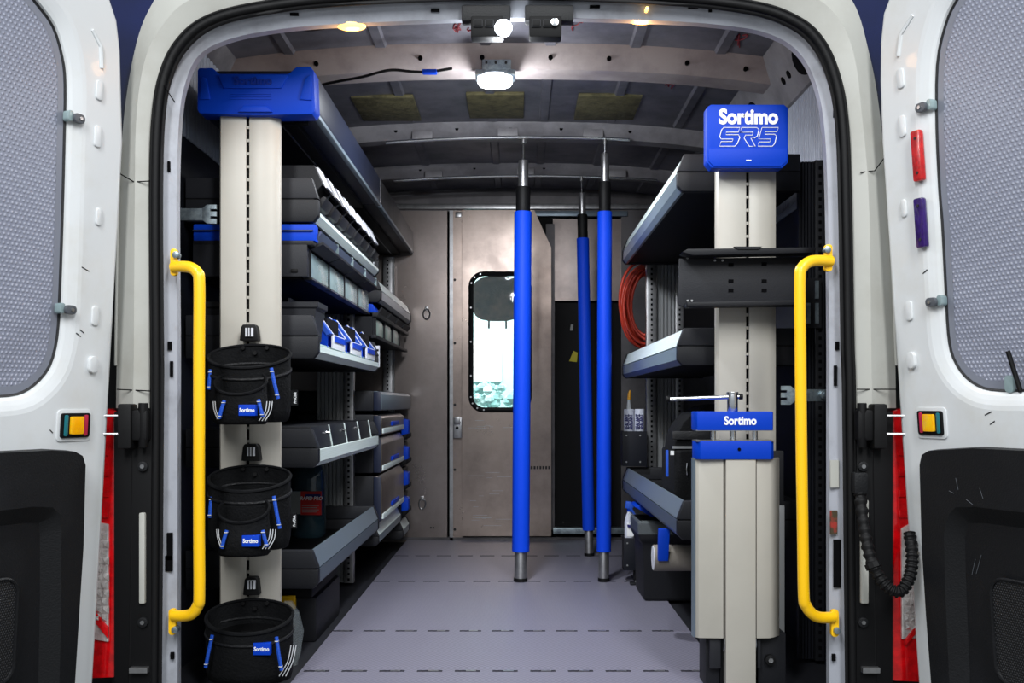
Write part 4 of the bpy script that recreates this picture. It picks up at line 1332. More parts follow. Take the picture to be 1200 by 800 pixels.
# washers and bolts lying in the tray
nt_ = thing('loose_nut', 'small loose steel nut lying in the lowest left tray', 'nut', (-0.60, 3.55, zn(690) + 0.017))
MB().lathe([(0.009, 0), (0.010, 0.001), (0.010, 0.009), (0.008, 0.010)], (-0.60, 3.55, zn(690) + 0.0165), 6).build('nut', 'steel', nt_)

# things on the floor under the left shelves
tb_ = thing('floor_tool_box', 'black tool box with yellow latch on the floor under the left shelving', 'tool box', (-0.72, 3.2, 0))
MB().box(-0.86, -0.60, 3.05, 3.45, 0.0 - 0.0125, 0.12).build('box_body', 'capdark', tb_, bevel=0.01)
MB().box(-0.85, -0.61, 3.04, 3.46, 0.12, 0.15).build('box_lid', 'black', tb_, bevel=0.008)
MB().box(-0.70, -0.66, 3.03, 3.05, 0.09, 0.13).build('box_latch', 'yellow', tb_, bevel=0.003)
pbg = thing('clear_bag', 'crumpled clear plastic bag beside the left end post', 'bag', (-0.60, 2.76, -0.012))
rb_ = []
for j, (r, z) in enumerate(((0.03, -0.012), (0.042, 0.02), (0.04, 0.08), (0.032, 0.13), (0.012, 0.16))):
    rb_.append([(-0.625 + r * random.uniform(0.7, 1.1) * math.cos(a), 2.79 + r * random.uniform(0.6, 1.0) * math.sin(a), z) for a in [2 * math.pi * k / 12 for k in range(12)]])
MB().loft(rb_).build('bag_film', 'film', pbg, smooth=20)

# ---- far left unit: clear bins and drawer stack
YF = 4.02
zf = lambda py: V(py, YF)
r2 = thing('clear_bin_row', 'far left rack of small clear bins with dark flaps by the bulkhead', 'bin rack', (-0.56, YF, zf(385)))
MB().box(XB + 0.02, -0.572, YF + 0.002, 5.15, zf(393), zf(366)).build('rack_body', 'capdark', r2)
bt = MB().prism([(-0.60, zf(355)), (-0.572, zf(356)), (-0.552, zf(366)), (-0.60, zf(366))], 'y', YF + 0.001, YF + 0.10).build('blue_end', 'blue', r2, bevel=0.003)
bt['label'] = 'blue end block'
MB().box(XB + 0.02, -0.55, YF + 0.002, 5.15, zf(371), zf(366)).build('rack_ledge', 'capdark', r2, bevel=0.002)
for k in range(4):
    ya = YF + 0.03 + k * 0.275
    if k < 3:
        pl = [(ya, zf(391)), (ya + 0.235, zf(391)), (ya + 0.235, zf(376)), (ya + 0.19, zf(372.5)), (ya + 0.045, zf(372.5)), (ya, zf(376))]
        MB().prism(pl, 'x', -0.572, -0.564).build('clear_front', 'tealpane', r2, bevel=0.002)
    MB().prism([(-0.556, zf(369)), (-0.536, zf(360)), (-0.540, zf(359)), (-0.562, zf(367))], 'y', ya, ya + 0.23).build('open_flap', 'capgrey', r2)
    MB().box(-0.575, -0.56, ya - 0.02, ya, zf(393), zf(370)).build('bin_divider', 'capdark', r2)
MB().box(-0.578, -0.556, YF, 5.15, zf(396), zf(392)).build('rack_sill', 'capgrey', r2, bevel=0.002)

XDr = -0.538
def case(y0, y1, za_, zb__, lab, grp, handle=True, m='bulkdim'):
    t = thing('drawer', lab, 'drawer', (XDr, y0, za_), grp)
    H = zb__ - za_
    MB().box(XB + 0.03, XDr - 0.03, y0, y1, za_ + 0.002, zb__ - 0.002).build('drawer_body', 'capdark', t, bevel=0.006)
    MB().prism([(XDr - 0.032, za_ + 0.004), (XDr - 0.004, za_ + 0.004), (XDr, za_ + H * 0.12), (XDr, za_ + H * 0.80), (XDr - 0.018, zb__ - 0.004), (XDr - 0.032, zb__ - 0.004)], 'y', y0 + 0.008, y1 - 0.008).build('drawer_front', m, t, bevel=0.003)
    MB().box(XDr - 0.03, XDr - 0.002, y0 - 0.004, y0 + 0.010, za_ + 0.004, zb__ - 0.006).build('front_edge', 'navyplastic', t, bevel=0.004)
    if handle:
        ym = y0 + (y1 - y0) * 0.55
        pl_ = MB().box(XDr - 0.004, XDr + 0.005, y0 + 0.03, y1 - 0.03, za_ + 0.010, za_ + 0.030).build('finger_rail', 'alu', t, bevel=0.002)
        MB().prism([(XDr, za_ + 0.034), (XDr + 0.006, za_ + 0.036), (XDr + 0.005, za_ + 0.052), (XDr, za_ + 0.054)], 'y', ym - 0.13, ym + 0.13).build('blue_handle', 'blue', t, bevel=0.003)
    return t
ys, ye2 = 4.03, 4.83
lv = [(482, 457), (511, 485), (555, 512), (612, 557)]
labs = ['slim aluminium fronted case on top of the far left drawer stack', 'shallow aluminium drawer second from the top of the far left stack', 'medium aluminium drawer with blue handle in the far left stack', 'deep aluminium drawer at the bottom of the far left stack']
for k, (b_, a_) in enumerate(lv):
    case(ys, ye2 if k else 5.15, V(b_, ys), V(a_, ys), labs[k], 'drawers of the far left stack', k > 0, 'aludark' if k == 0 else 'bulk')
tray(-1, ys - 0.005, ye2, XDr - 0.01, XB, V(640, ys), V(617, ys) - V(640, ys), 'shallow tray under the far left drawer stack')
dzs = [(518, 488), (548, 520), (578, 550), (608, 580)]
for k, (b_, a_) in enumerate(dzs):
    y0 = 4.86
    t = thing('small_drawer', '%s small black drawer with blue handle from the top, beside the bulkhead' % ORD[k], 'drawer', (-0.55, y0, V(b_, y0)), 'small blue handled drawers by the bulkhead')
    MB().box(XB + 0.03, -0.556, y0, 5.16, V(b_, y0), V(a_, y0)).build('drawer_body', 'capdark', t, bevel=0.004)
    MB().prism([(-0.556, V(b_ - 8, y0)), (-0.522, V(b_ - 10, y0)), (-0.522, V(a_ + 4, y0)), (-0.556, V(a_ + 2, y0))], 'y', y0 + 0.02, y0 + 0.10).build('blue_handle', 'blue', t, bevel=0.004)
    MB().prism([(-0.556, V(b_ - 1, y0)), (-0.530, V(b_ - 5, y0)), (-0.530, V(b_ - 10, y0)), (-0.556, V(b_ - 8, y0))], 'y', y0 + 0.02, y0 + 0.24).build('drawer_lip', 'black', t, bevel=0.004)
tray(-1, 4.86, 5.17, -0.545, XB, V(632, 4.86), V(612, 4.86) - V(632, 4.86), 'lowest short tray beside the bulkhead at far left')
# ================================================================== TOOL POUCHES
def ell(cx, yb, rx, ry, z, n=28, sag=0.0):
    """ring with flat back at yb, bulging towards the camera"""
    out = []
    for k in range(n):
        a = 2 * math.pi * k / n
        x = cx + rx * math.cos(a)
        s_ = math.sin(a)
        y = yb - ry - ry * (s_ if s_ > 0 else s_ * 0.85)
        out.append((x, y, z - sag * max(0.0, s_)))
    return out
def pouch(px0, px1, prim, pbot, clip, front, patch, straps, stripes, lab, backrim):
    Y = 2.64
    Yf = 2.50
    cx = U((px0 + px1) / 2, 2.58)
    rx = S((px1 - px0) / 2, 2.56)
    zr = V(prim, 2.55)
    zbk = V(backrim, Y)
    zb_ = V(pbot, Yf)
    t = thing('tool_pouch', lab, 'tool pouch', (cx, Y, zb_), 'black tool pouches clipped to the left end post')
    ry = 0.072
    def rim(f, z, tilt):
        r = []
        for (x, y, zz) in ell(cx, Y, rx * f, ry * f, z):
            q = (y - (Y - 2 * ry)) / (2 * ry)
            r.append((x, y, z + tilt * q))
        return r
    tl_ = zbk - zr
    shell = [rim(0.84, zb_, 0), rim(0.94, zb_ + 0.006, 0), rim(1.0, zb_ + 0.03, 0.0), rim(1.0, zr - 0.03, tl_ * 0.6), rim(1.0, zr, tl_), rim(0.96, zr + 0.002, tl_), rim(0.93, zr - 0.05, tl_), rim(0.80, zb_ + 0.05, 0)]
    MB().loft(shell).build('pouch_body', 'bagcloth', t, smooth=50)
    MB().tube(rim(1.005, zr, tl_), 0.0035, 6, closed=True).build('rim_binding', 'bagedge', t)
    mb = MB()
    MB().tube(rim(1.012, zr - 0.028, tl_ * 0.7), (0.0025, 0.004), 6, closed=True).build('body_seam', 'bagtrim', t)
    # clip
    ca, cb, ct, cbm = clip
    c = MB().prism([(U(ca, 2.63), V(cbm, 2.63)), (U(cb, 2.63), V(cbm, 2.63)), (U(cb - 2, 2.63), V(ct + 3, 2.63)), (U(cb - 4, 2.63), V(ct, 2.63)), (U(ca + 4, 2.63), V(ct, 2.63)), (U(ca + 2, 2.63), V(ct + 3, 2.63))], 'y', 2.625, 2.656).build('belt_clip', 'rubber', t, bevel=0.003)
    xm = (ca + cb) / 2
    MB().box(U(xm - 4.5, 2.62), U(xm + 4.5, 2.62), 2.619, 2.626, V(ct + 14, 2.62), V(ct + 4, 2.62)).build('clip_window', 'card', c)
    for q in (-1.6, 1.6):
        MB().box(U(xm + q - 0.5, 2.62), U(xm + q + 0.5, 2.62), 2.616, 2.620, V(ct + 14, 2.62), V(ct + 4, 2.62)).build('clip_bar', 'rubber', c)
    for q, dz in ((-14, 6), (0, 12), (14, 6)):
        z = zbk - S(dz, 2.63)
        MB().cyl((cx + S(q, 2.6), Y - 0.022, z), (cx + S(q, 2.6), Y - 0.012, z), 0.005, 8).build('rivet', 'rubber', t)
    if front:
        fx0, fx1, fr, fbk = front
        fcx = U((fx0 + fx1) / 2, 2.49)
        frx = S((fx1 - fx0) / 2, 2.49)
        zf_, zbk_ = V(fr, 2.45), V(fbk, 2.50)
        yb = Y - 2 * ry + 0.03
        def frim(f, z, tilt, dy=0.0):
            r = []
            for (x, y, zz) in ell(fcx, yb, frx * f, 0.042 * f, z):
                q = max(0.0, min(1.0, (y - (yb - 0.084)) / 0.084))
                r.append((x, y + dy, z + tilt * q))
            return r
        tf = zbk_ - zf_
        MB().loft([frim(0.95, zb_ - 0.004, 0), frim(1.06, zb_ + 0.004, 0), frim(1.06, zb_ + 0.05, 0), frim(1.0, zf_ - 0.02, tf * 0.6), frim(1.0, zf_, tf), frim(0.95, zf_, tf), frim(0.85, zf_ - 0.05, tf * 0.5)]).build('front_pocket', 'bagcloth', t, smooth=50)
        MB().loft([frim(0.88, zf_ - 0.030, tf * 0.7), frim(0.87, zf_ - 0.034, tf * 0.7)]).build('pocket_lining', 'bagdeep', t)
        MB().tube(frim(1.005, zf_, tf), 0.0038, 6, closed=True).build('pocket_binding', 'bagedge', t)
        Yp = yb - 0.088
    else:
        Yp = Y - 2 * ry * 0.98
    MB().loft([rim(0.9, zr - 0.055, tl_ * 0.9), rim(0.89, zr - 0.058, tl_ * 0.9)]).build('pouch_lining', 'bagdeep', t)
    a, b_, c_, d_ = patch
    pt_ = MB().box(U(a, Yp), U(c_, Yp), Yp - 0.004, Yp + 0.02, V(d_, Yp), V(b_, Yp)).build('name_patch', 'blue', t, bevel=0.001)
    text('patch_name', 'Sortimo', S(6.6, Yp), (U((a + c_) / 2, Yp), Yp - 0.0046, V((b_ + d_) / 2, Yp)), 'print', pt_, bold=0.0004, xs=0.82, extrude=0.0003)
    for xa, ya, xb_, yb_, dep in straps:
        Yq = dep
        MB().tube([(U(xa, Yq), Yq, V(ya, Yq)), (U((xa + xb_) / 2, Yq), Yq - 0.003, V((ya + yb_) / 2, Yq)), (U(xb_, Yq), Yq, V(yb_, Yq))], (0.0045, 0.0045), 6).build('blue_strap', 'bluestrap', t)
        for f in (0.12, 0.88):
            xx, zz_ = U(xa + (xb_ - xa) * f, Yq), V(ya + (yb_ - ya) * f, Yq)
            MB().box(xx - 0.0040, xx + 0.0040, Yq - 0.0072, Yq + 0.003, zz_ - 0.0008, zz_ + 0.0008).build('strap_stitch', 'stitch', t)
    for pts, dep in stripes:
        MB().tube(catmull([(U(x, dep), dep, V(y, dep)) for x, y in pts], 5), 0.0011, 5).build('reflective_piping', 'stitch', t)
    return t
def stripes_at(dx, dy, Y):
    out = [([(316 + q + dx, 470 + dy), (314 + q + dx, 482 + dy), (307 + q * 1.1 + dx, 493 + dy)], Y) for q in (-3.2, 0, 3.2)]
    out += [([(252 - q + dx, 470 + dy), (253 - q + dx, 480 + dy), (257 - q + dx, 491 + dy)], Y) for q in (0, 2.2)]
    return out
pouch_a = pouch(246, 342, 432, 495, (281, 303, 380, 399), (253, 313, 462, 432), (280, 474, 300, 487), [(318, 431, 326, 467, 2.475), (263, 469, 257, 490, 2.436), (303, 468, 308, 488, 2.436), (247, 433, 245, 456, 2.53)], stripes_at(0, 0, 2.445), 'uppermost black tool pouch with oval front pocket on the left post', 402)
pouch_b = pouch(246, 342, 574, 647, (283, 305, 520, 540), (257, 316, 612, 580), (284, 627, 304, 640), [(321, 581, 328, 619, 2.475), (266, 621, 260, 642, 2.436), (308, 621, 313, 640, 2.436), (248, 582, 246, 606, 2.53)], stripes_at(4, 150, 2.445), 'middle black tool pouch with oval front pocket on the left post', 543)
pouch(243, 345, 738, 806, (285, 304, 676, 697), None, (297, 753, 317, 767), [(324, 746, 330, 785, 2.49), (249, 744, 241, 782, 2.50)], [([(344 + q, 756), (340 + q, 775), (331 + q * 1.3, 792)], 2.505) for q in (-3, 0, 3)], 'lowest black tool pouch with single wide opening on the left post', 699)
# side tags of the upper pouches
for own, px, py in ((pouch_a, 346, 466), (pouch_b, 345, 610)):
    t = MB().box(U(px - 5, 2.55), U(px + 2.5, 2.55), 2.55, 2.556, V(py + 9, 2.55), V(py - 9, 2.55)).build('side_tag', 'bagcloth', own)
    text('tag_print', 'ProClick', S(4.4, 2.55), (U(px, 2.55), 2.5492, V(py, 2.55)), 'print', t, rot=Matrix.Rotation(math.radians(-90), 4, 'Y') @ Matrix.Rotation(math.radians(90), 4, 'X'), bold=0.0001, xs=0.85, extrude=0.0002)
#@@PART3
# ================================================================== RIGHT SIDE
gs = thing('slotted_strip', 'short bright galvanised slotted strip on the right wall behind the yellow handle', 'strip', (U(953, 2.77), 2.77, V(382, 2.77)))
MB().box(U(940, 2.77), U(962, 2.77), 2.765, 2.775, V(384, 2.77), V(326, 2.77)).build('strip_plate', 'capdark', gs)
for px, pa, pb2 in ((947, 355, 379), (957, 329, 350), (957, 355, 379)):
    MB().box(U(px - 2.2, 2.765), U(px + 2.2, 2.765), 2.761, 2.766, V(pb2, 2.765), V(pa, 2.765)).build('strip_tongue', 'galv', gs)
# ---- blue brand sign on the right post
YG = 2.60
sg_ = thing('brand_sign', 'square blue plastic brand sign with white lettering on top of the right post', 'sign', (U(876, YG), YG, V(197, YG)))
P3 = lambda pl, y=YG: [(U(a, y), V(b, y)) for a, b in pl]
bd = MB().prism(P3([(828, 126), (833, 122), (919, 122), (924, 126), (924, 190), (917, 197), (834, 197), (828, 190)]), 'y', YG, YG + 0.045).build('sign_body', 'blue', sg_, bevel=0.005)
MB().prism(P3([(830, 174), (922, 174), (922, 189), (915, 195), (836, 195), (830, 189)]), 'y', YG - 0.003, YG + 0.01).build('sign_foot', 'blue', sg_, bevel=0.002)
text('sign_name', 'Sortimo', S(24, YG), (U(877, YG), YG - 0.001, V(137.5, YG)), 'print', bd, bold=0.0021, xs=0.88)
def glyph(paths, r=0.0011):
    mb = MB()
    for p in paths:
        mb.tube([(U(a, YG), YG - 0.001, V(b, YG)) for a, b in p], r, 4, closed=True)
    return mb
# outlined slanted letters S R 5
glyph([[(848, 149.5), (867, 149.5), (865, 155), (851, 155), (850.5, 158), (865.5, 158), (867, 161), (864, 168.5), (861, 171.5), (843, 171.5), (845, 166), (858, 166), (859, 163), (845, 163), (843.5, 160), (845.5, 152.5)]]).build('outline_letter', 'print', bd)
glyph([[(867, 155), (869, 149.5), (887, 149.5), (889.5, 152), (887.5, 159.5), (884, 162), (880, 162), (885, 171.5), (878, 171.5), (872, 162), (873.5, 158.5), (881.5, 158.5), (882.5, 155)]]).build('outline_letter', 'print', bd)
glyph([[(893, 149.5), (912, 149.5), (910.5, 154.5), (897, 154.5), (896.2, 157.5), (908, 157.5), (910, 160), (908, 168), (905, 171.5), (888, 171.5), (889.5, 166.5), (902, 166.5), (902.8, 163), (889, 163)]]).build('outline_letter', 'print', bd)
MB().box(U(874, YG), U(880, YG), YG - 0.0045, YG, V(188.6, YG), V(187.6, YG)).build('sign_mark', 'print', bd)

# ---- black bracket plate across the right post
YK = 2.57
br = thing('tool_bracket', 'black folded steel bracket plate mounted across the right post', 'bracket', (U(877, YK), YK, V(358, YK)))
P4 = lambda pl, y=YK: [(U(a, y), V(b, y)) for a, b in pl]
bp_ = MB().prism(P4([(800, 299), (950, 297), (950, 356), (806, 358), (799, 354)]), 'y', YK + 0.055, YK + 0.063).build('bracket_plate', 'capgrey', br, bevel=0.002)
MB().prism(P4([(800, 295), (806, 291.5), (957, 289.5), (953, 296), (812, 299)]), 'y', YK, YK + 0.06).build('bracket_lip', 'capdark', br, bevel=0.002)
MB().prism(P4([(805, 354), (943, 351), (943, 357), (806, 359)]), 'y', YK, YK + 0.06).build('bracket_lip', 'capdark', br, bevel=0.002)
MB().prism(P4([(864, 292), (889, 292), (893, 289), (860, 289)]), 'y', YK - 0.004, YK + 0.01).build('bracket_tab', 'capdark', br)
for px, py in ((857, 310), (896, 309), (857, 329), (896, 329), (857, 340), (896, 340)):
    MB().box(U(px - 3, YK + 0.05), U(px + 3, YK + 0.05), YK + 0.0535, YK + 0.057, V(py + 2, YK + 0.05), V(py - 2, YK + 0.05)).build('bracket_slot', 'holes', bp_)
for px, py in ((838, 305), (847, 305), (806, 302), (806, 352), (811, 352)):
    MB().cyl((U(px, YK + 0.05), YK + 0.051, V(py, YK + 0.05)), (U(px, YK + 0.05), YK + 0.056, V(py, YK + 0.05)), 0.003, 8).build('bracket_screw', 'steel', bp_)

# ---- vise on its column
YV = 2.49
vs = thing('column_vise', 'blue jawed vise on a cream extruded column beside the right handle', 'vise', (U(866, YV), YV, 0))
def vp(pts, z0, z1, nm, m, bev=0.002, par=None):
    return MB().prism([(U(a, YV), YV + d) for a, d in pts], 'z', z0, z1).build(nm, m, par or vs, bevel=bev)
zc0, zc1 = V(748, YV), V(537, YV)
vp([(816, 0.012), (819, 0.004), (848, 0.0), (848, 0.04), (816, 0.04)], zc0, zc1, 'column_shell', 'cream')
vp([(886.5, 0.0), (902, 0.002), (908, 0.010), (917, 0.030), (918, 0.04), (886.5, 0.04)], zc0, zc1, 'column_shell', 'cream')
vp([(846, 0.02), (888, 0.02), (888, 0.16), (846, 0.16)], 0.0, zc1, 'column_core', 'black')
vp([(850, -0.008), (885, -0.008), (885, 0.03), (850, 0.03)], 0.0, V(530, YV), 'column_bar', 'cream', 0.002)
vp([(813.5, 0.02), (816, 0.012), (816, 0.04), (813.5, 0.04)], zc0, zc1, 'column_shadow', 'aludark', 0)  # darker strip that paints a shadow down the column's left edge
lj = vp([(815, 0.004), (820, -0.012), (902, -0.012), (907, 0.002), (907, 0.05), (815, 0.05)], V(538, YV), V(516, YV), 'lower_jaw', 'blue', 0.003)
MB().box(U(815, YV), U(907, YV), YV - 0.010, YV + 0.05, V(517, YV), V(515.5, YV)).build('jaw_plate', 'steel', lj)
MB().cyl((U(865, YV), YV - 0.014, V(526, YV)), (U(865, YV), YV - 0.011, V(526, YV)), 0.004, 10).build('jaw_hole', 'holes', lj)
uj = vp([(814, 0.0), (816, -0.014), (904, -0.014), (906, 0.0), (906, 0.05), (814, 0.05)], V(504, YV), V(482, YV), 'upper_jaw', 'blue', 0.003)
MB().box(U(815, YV), U(905, YV), YV - 0.012, YV + 0.05, V(504.6, YV), V(503.4, YV)).build('jaw_plate', 'steel', uj)
text('jaw_name', 'Sortimo', S(13.5, YV), (U(866, YV), YV - 0.0148, V(493, YV)), 'print', uj, bold=0.0011, xs=0.85)
for px, r in ((838.5, 0.0065), (862, 0.008), (888, 0.0065)):
    MB().cyl((U(px, YV), YV + 0.03, V(520, YV)), (U(px, YV), YV + 0.03, V(500, YV)), r, 14).build('guide_pin', 'chrome', vs)
MB().cyl((U(861.5, YV), YV + 0.03, V(484, YV)), (U(861.5, YV), YV + 0.03, V(461, YV)), 0.013, 18).build('spindle', 'chrome', vs, bevel=0.002)
MB().cyl((U(861.5, YV), YV + 0.03, V(461.5, YV)), (U(861.5, YV), YV + 0.03, V(459, YV)), 0.0145, 18).build('spindle_cap', 'chrome', vs, bevel=0.001)
hb = MB().cyl((U(786, YV), YV + 0.03, V(467.5, YV)), (U(871, YV), YV + 0.03, V(464.5, YV)), 0.0055, 14).build('handle_bar', 'chrome', vs)
MB().cyl((U(782.5, YV), YV + 0.03, V(467.5, YV)), (U(787, YV), YV + 0.03, V(467.4, YV)), 0.0075, 14).build('bar_end', 'rubber', hb, bevel=0.001)
MB().cyl((U(869, YV), YV + 0.03, V(464.5, YV)), (U(873.5, YV), YV + 0.03, V(464.4, YV)), 0.0075, 14).build('bar_end', 'rubber', hb, bevel=0.001)
bs = MB().box(U(827, YV + 0.03), U(848, YV + 0.03), YV + 0.03, YV + 0.12, 0.0, V(747, YV)).build('base_plate', 'capdark', vs, bevel=0.003)
MB().box(U(888, YV + 0.03), U(921, YV + 0.03), YV + 0.03, YV + 0.12, 0.0, V(745, YV)).build('base_plate', 'capdark', vs, bevel=0.003)
MB().box(U(833, YV), U(846, YV), YV + 0.012, YV + 0.04, V(785, YV), V(750, YV)).build('base_rib', 'capgrey', vs, bevel=0.003)
MB().box(U(889, YV), U(893, YV), YV + 0.012, YV + 0.04, V(785, YV), V(750, YV)).build('base_rib', 'capgrey', vs, bevel=0.003)
MB().cyl((U(905, YV), YV + 0.016, V(775.5, YV)), (U(905, YV), YV + 0.032, V(775.5, YV)), 0.013, 14).build('base_bolt', 'rubber', vs, bevel=0.002)
MB().cyl((U(905, YV), YV + 0.012, V(775.5, YV)), (U(905, YV), YV + 0.018, V(775.5, YV)), 0.006, 8).build('base_bolt', 'steel', vs)
for px in (848.5, 885.5):
    MB().tube([(U(px, YV), YV - 0.004, V(748, YV)), (U(px, YV), YV - 0.006, V(756, YV)), (U(px, YV), YV, V(762, YV))], 0.0018, 6).build('spring_clip', 'chrome', vs)
cs_ = thing('column_backplate', 'grey upright plate directly behind the vise column', 'plate', (U(914, 2.64), 2.64, 0))
MB().box(U(905, 2.63), U(919, 2.63), 2.625, 2.645, 0.0, V(592, 2.63)).build('lower_plate', 'upright', cs_, bevel=0.002)
MB().box(U(905, 2.63), U(918, 2.63), 2.625, 2.645, V(592, 2.63), V(528, 2.63)).build('upper_plate', 'capdark', cs_, bevel=0.002)

# ---- galvanised wall brackets of the posts
for px0, px1, pyc, dirn, lab in ((203, 254, 251, 1, 'flat galvanised bracket tying the left post to the door pillar'), (974, 915, 463, -1, 'flat galvanised bracket tying the right post to the door pillar')):
    Yg = 2.648
    t = thing('post_bracket', lab, 'bracket', (U(px0, Yg), Yg, V(pyc, Yg)))
    e0 = px1 - dirn * 11
    mb = MB().box(*sorted((U(px0, Yg), U(e0, Yg))), Yg, Yg + 0.006, V(pyc + 7, Yg), V(pyc - 7, Yg))
    mb.build('bracket_strap', 'galv', t, bevel=0.001)
    pl = [(e0 - dirn * 5, pyc - 7), (e0, pyc - 11), (e0 + dirn * 11, pyc - 11), (e0 + dirn * 11, pyc - 6), (e0 + dirn * 4, pyc - 6), (e0 + dirn * 4, pyc - 3), (e0 + dirn * 11, pyc - 3), (e0 + dirn * 11, pyc + 2.5), (e0 + dirn * 4, pyc + 2.5), (e0 + dirn * 4, pyc + 5.5), (e0 + dirn * 11, pyc + 5.5), (e0 + dirn * 11, pyc + 11), (e0, pyc + 11), (e0 - dirn * 5, pyc + 7)]
    MB().prism([(U(a, Yg), V(b, Yg)) for a, b in pl], 'y', Yg - 0.004, Yg + 0.002).build('toothed_end', 'galv', t)
    if dirn < 0:
        MB().cyl((U(965, Yg), Yg - 0.014, V(pyc - 1, Yg)), (U(965, Yg), Yg, V(pyc - 1, Yg)), 0.013, 6).build('bracket_nut', 'galv', t, bevel=0.002)
        MB().cyl((U(965, Yg), Yg - 0.026, V(pyc - 1, Yg)), (U(965, Yg), Yg, V(pyc - 1, Yg)), 0.007, 10).build('bracket_bolt', 'galv', t)

# ---- yellow grab handles
for sd in (-1, 1):
    Yh = 2.395
    if sd < 0:
        pts = [(203, 313), (216, 313), (227, 315), (235, 321), (238, 334), (238, 420), (238, 520), (238, 620), (238, 694), (236, 706), (229, 716), (218, 720), (203, 721)]
        plates = ((199.5, 207.5, 291, 323), (197.5, 206, 713, 744))
        bolts = ((207, 299), (206, 737))
    else:
        pts = [(974, 306), (958, 306), (946, 308), (937, 315), (933.5, 330), (934, 420), (935, 520), (936.5, 620), (938, 694), (941, 707), (949, 717), (960, 722), (977, 723)]
        plates = ((966.5, 975.5, 286, 318), (974, 983, 714, 746))
        bolts = ((969, 293), (980, 738))
    h = thing('grab_handle', 'yellow tubular grab handle bolted to the %s door pillar' % ('left' if sd < 0 else 'right'), 'grab handle', (U(pts[6][0], Yh), Yh, V(721, Yh)))
    dep = [0.0, -0.012, -0.02, -0.025, -0.028] + [-0.03] * 3 + [-0.028, -0.025, -0.02, -0.012, 0.0]
    MB().tube(catmull([(U(a, Yh), Yh + d, V(b, Yh)) for (a, b), d in zip(pts, dep)], 5), S(6.6, Yh), 16).build('handle_tube', 'yellow', h, smooth=60)
    for a, b_, c_, d_ in plates:
        MB().prism([(x, z) for x, z in rrect(U(a, Yh), U(b_, Yh), V(d_, Yh), V(c_, Yh), S(3.9, Yh), 4)], 'y', Yh - 0.002, Yh + 0.012).build('mounting_plate', 'yellow', h, bevel=0.002)
    for px, py in bolts:
        MB().cyl((U(px, Yh), Yh - 0.010, V(py, Yh)), (U(px, Yh), Yh + 0.01, V(py, Yh)), S(4.2, Yh), 10).build('mounting_bolt', 'galv', h, bevel=0.002)

# ---- red air hose coil
Yc = 4.45
hz = thing('hose_coil', 'coil of red air hose hanging at the far end of the right shelving', 'hose', (U(757, Yc), Yc, V(410, Yc)))
for k in range(11):
    rx = S(22 + 1.9 * (k % 6) + random.uniform(-1.5, 1.5), Yc)
    rz = S(38 + 2.6 * (k % 6) + random.uniform(-2, 2), Yc)
    cx_, cz_ = U(757 + random.uniform(-1.5, 2), Yc), V(359 + random.uniform(-2, 2), Yc)
    tw = random.uniform(-0.12, 0.12)
    pts = []
    for j in range(36):
        a = 2 * math.pi * j / 36
        x, z = rx * math.cos(a), rz * math.sin(a)
        pts.append((cx_ + x * math.cos(tw) - z * math.sin(tw), Yc - 0.05 + 0.012 * (k - 5) + 0.008 * math.sin(2 * a + k), cz_ + x * math.sin(tw) + z * math.cos(tw)))
    MB().tube(pts, 0.0062, 8, closed=True).build('hose_loop', 'hose', hz, smooth=60)
MB().box(U(752, Yc), U(766, Yc), 4.281, Yc + 0.05, V(318, Yc), V(310, Yc)).build('hose_hook', 'black', hz, bevel=0.004)

# ---- sealant cartridges in their holder
Yq = 4.18
ho = thing('cartridge_holder', 'black sheet holder with sealant cartridges at the end of the right shelving', 'holder', (U(743, Yq), Yq, V(546, Yq)))
x0, x1 = U(729.5, Yq), U(758, Yq)
for a, b_, c_, d_ in ((x0, x1, Yq - 0.004, Yq), (x0, x1, Yq + 0.066, Yq + 0.07), (x0, x0 + 0.004, Yq, Yq + 0.068), (x1 - 0.004, x1, Yq, Yq + 0.068)):
    MB().box(a, b_, c_, d_, V(546, Yq), V(505, Yq)).build('holder_plate', 'deepnavy', ho, bevel=0.001)
MB().box(x0 + 0.003, x1 - 0.003, Yq - 0.001, Yq + 0.067, V(546, Yq), V(544.5, Yq)).build('holder_base', 'deepnavy', ho)
for px, py in ((734, 510), (750, 510), (734, 541), (750, 541)):
    MB().cyl((U(px, Yq), Yq - 0.007, V(py, Yq)), (U(px, Yq), Yq - 0.003, V(py, Yq)), 0.0035, 8).build('holder_rivet', 'upright', ho)
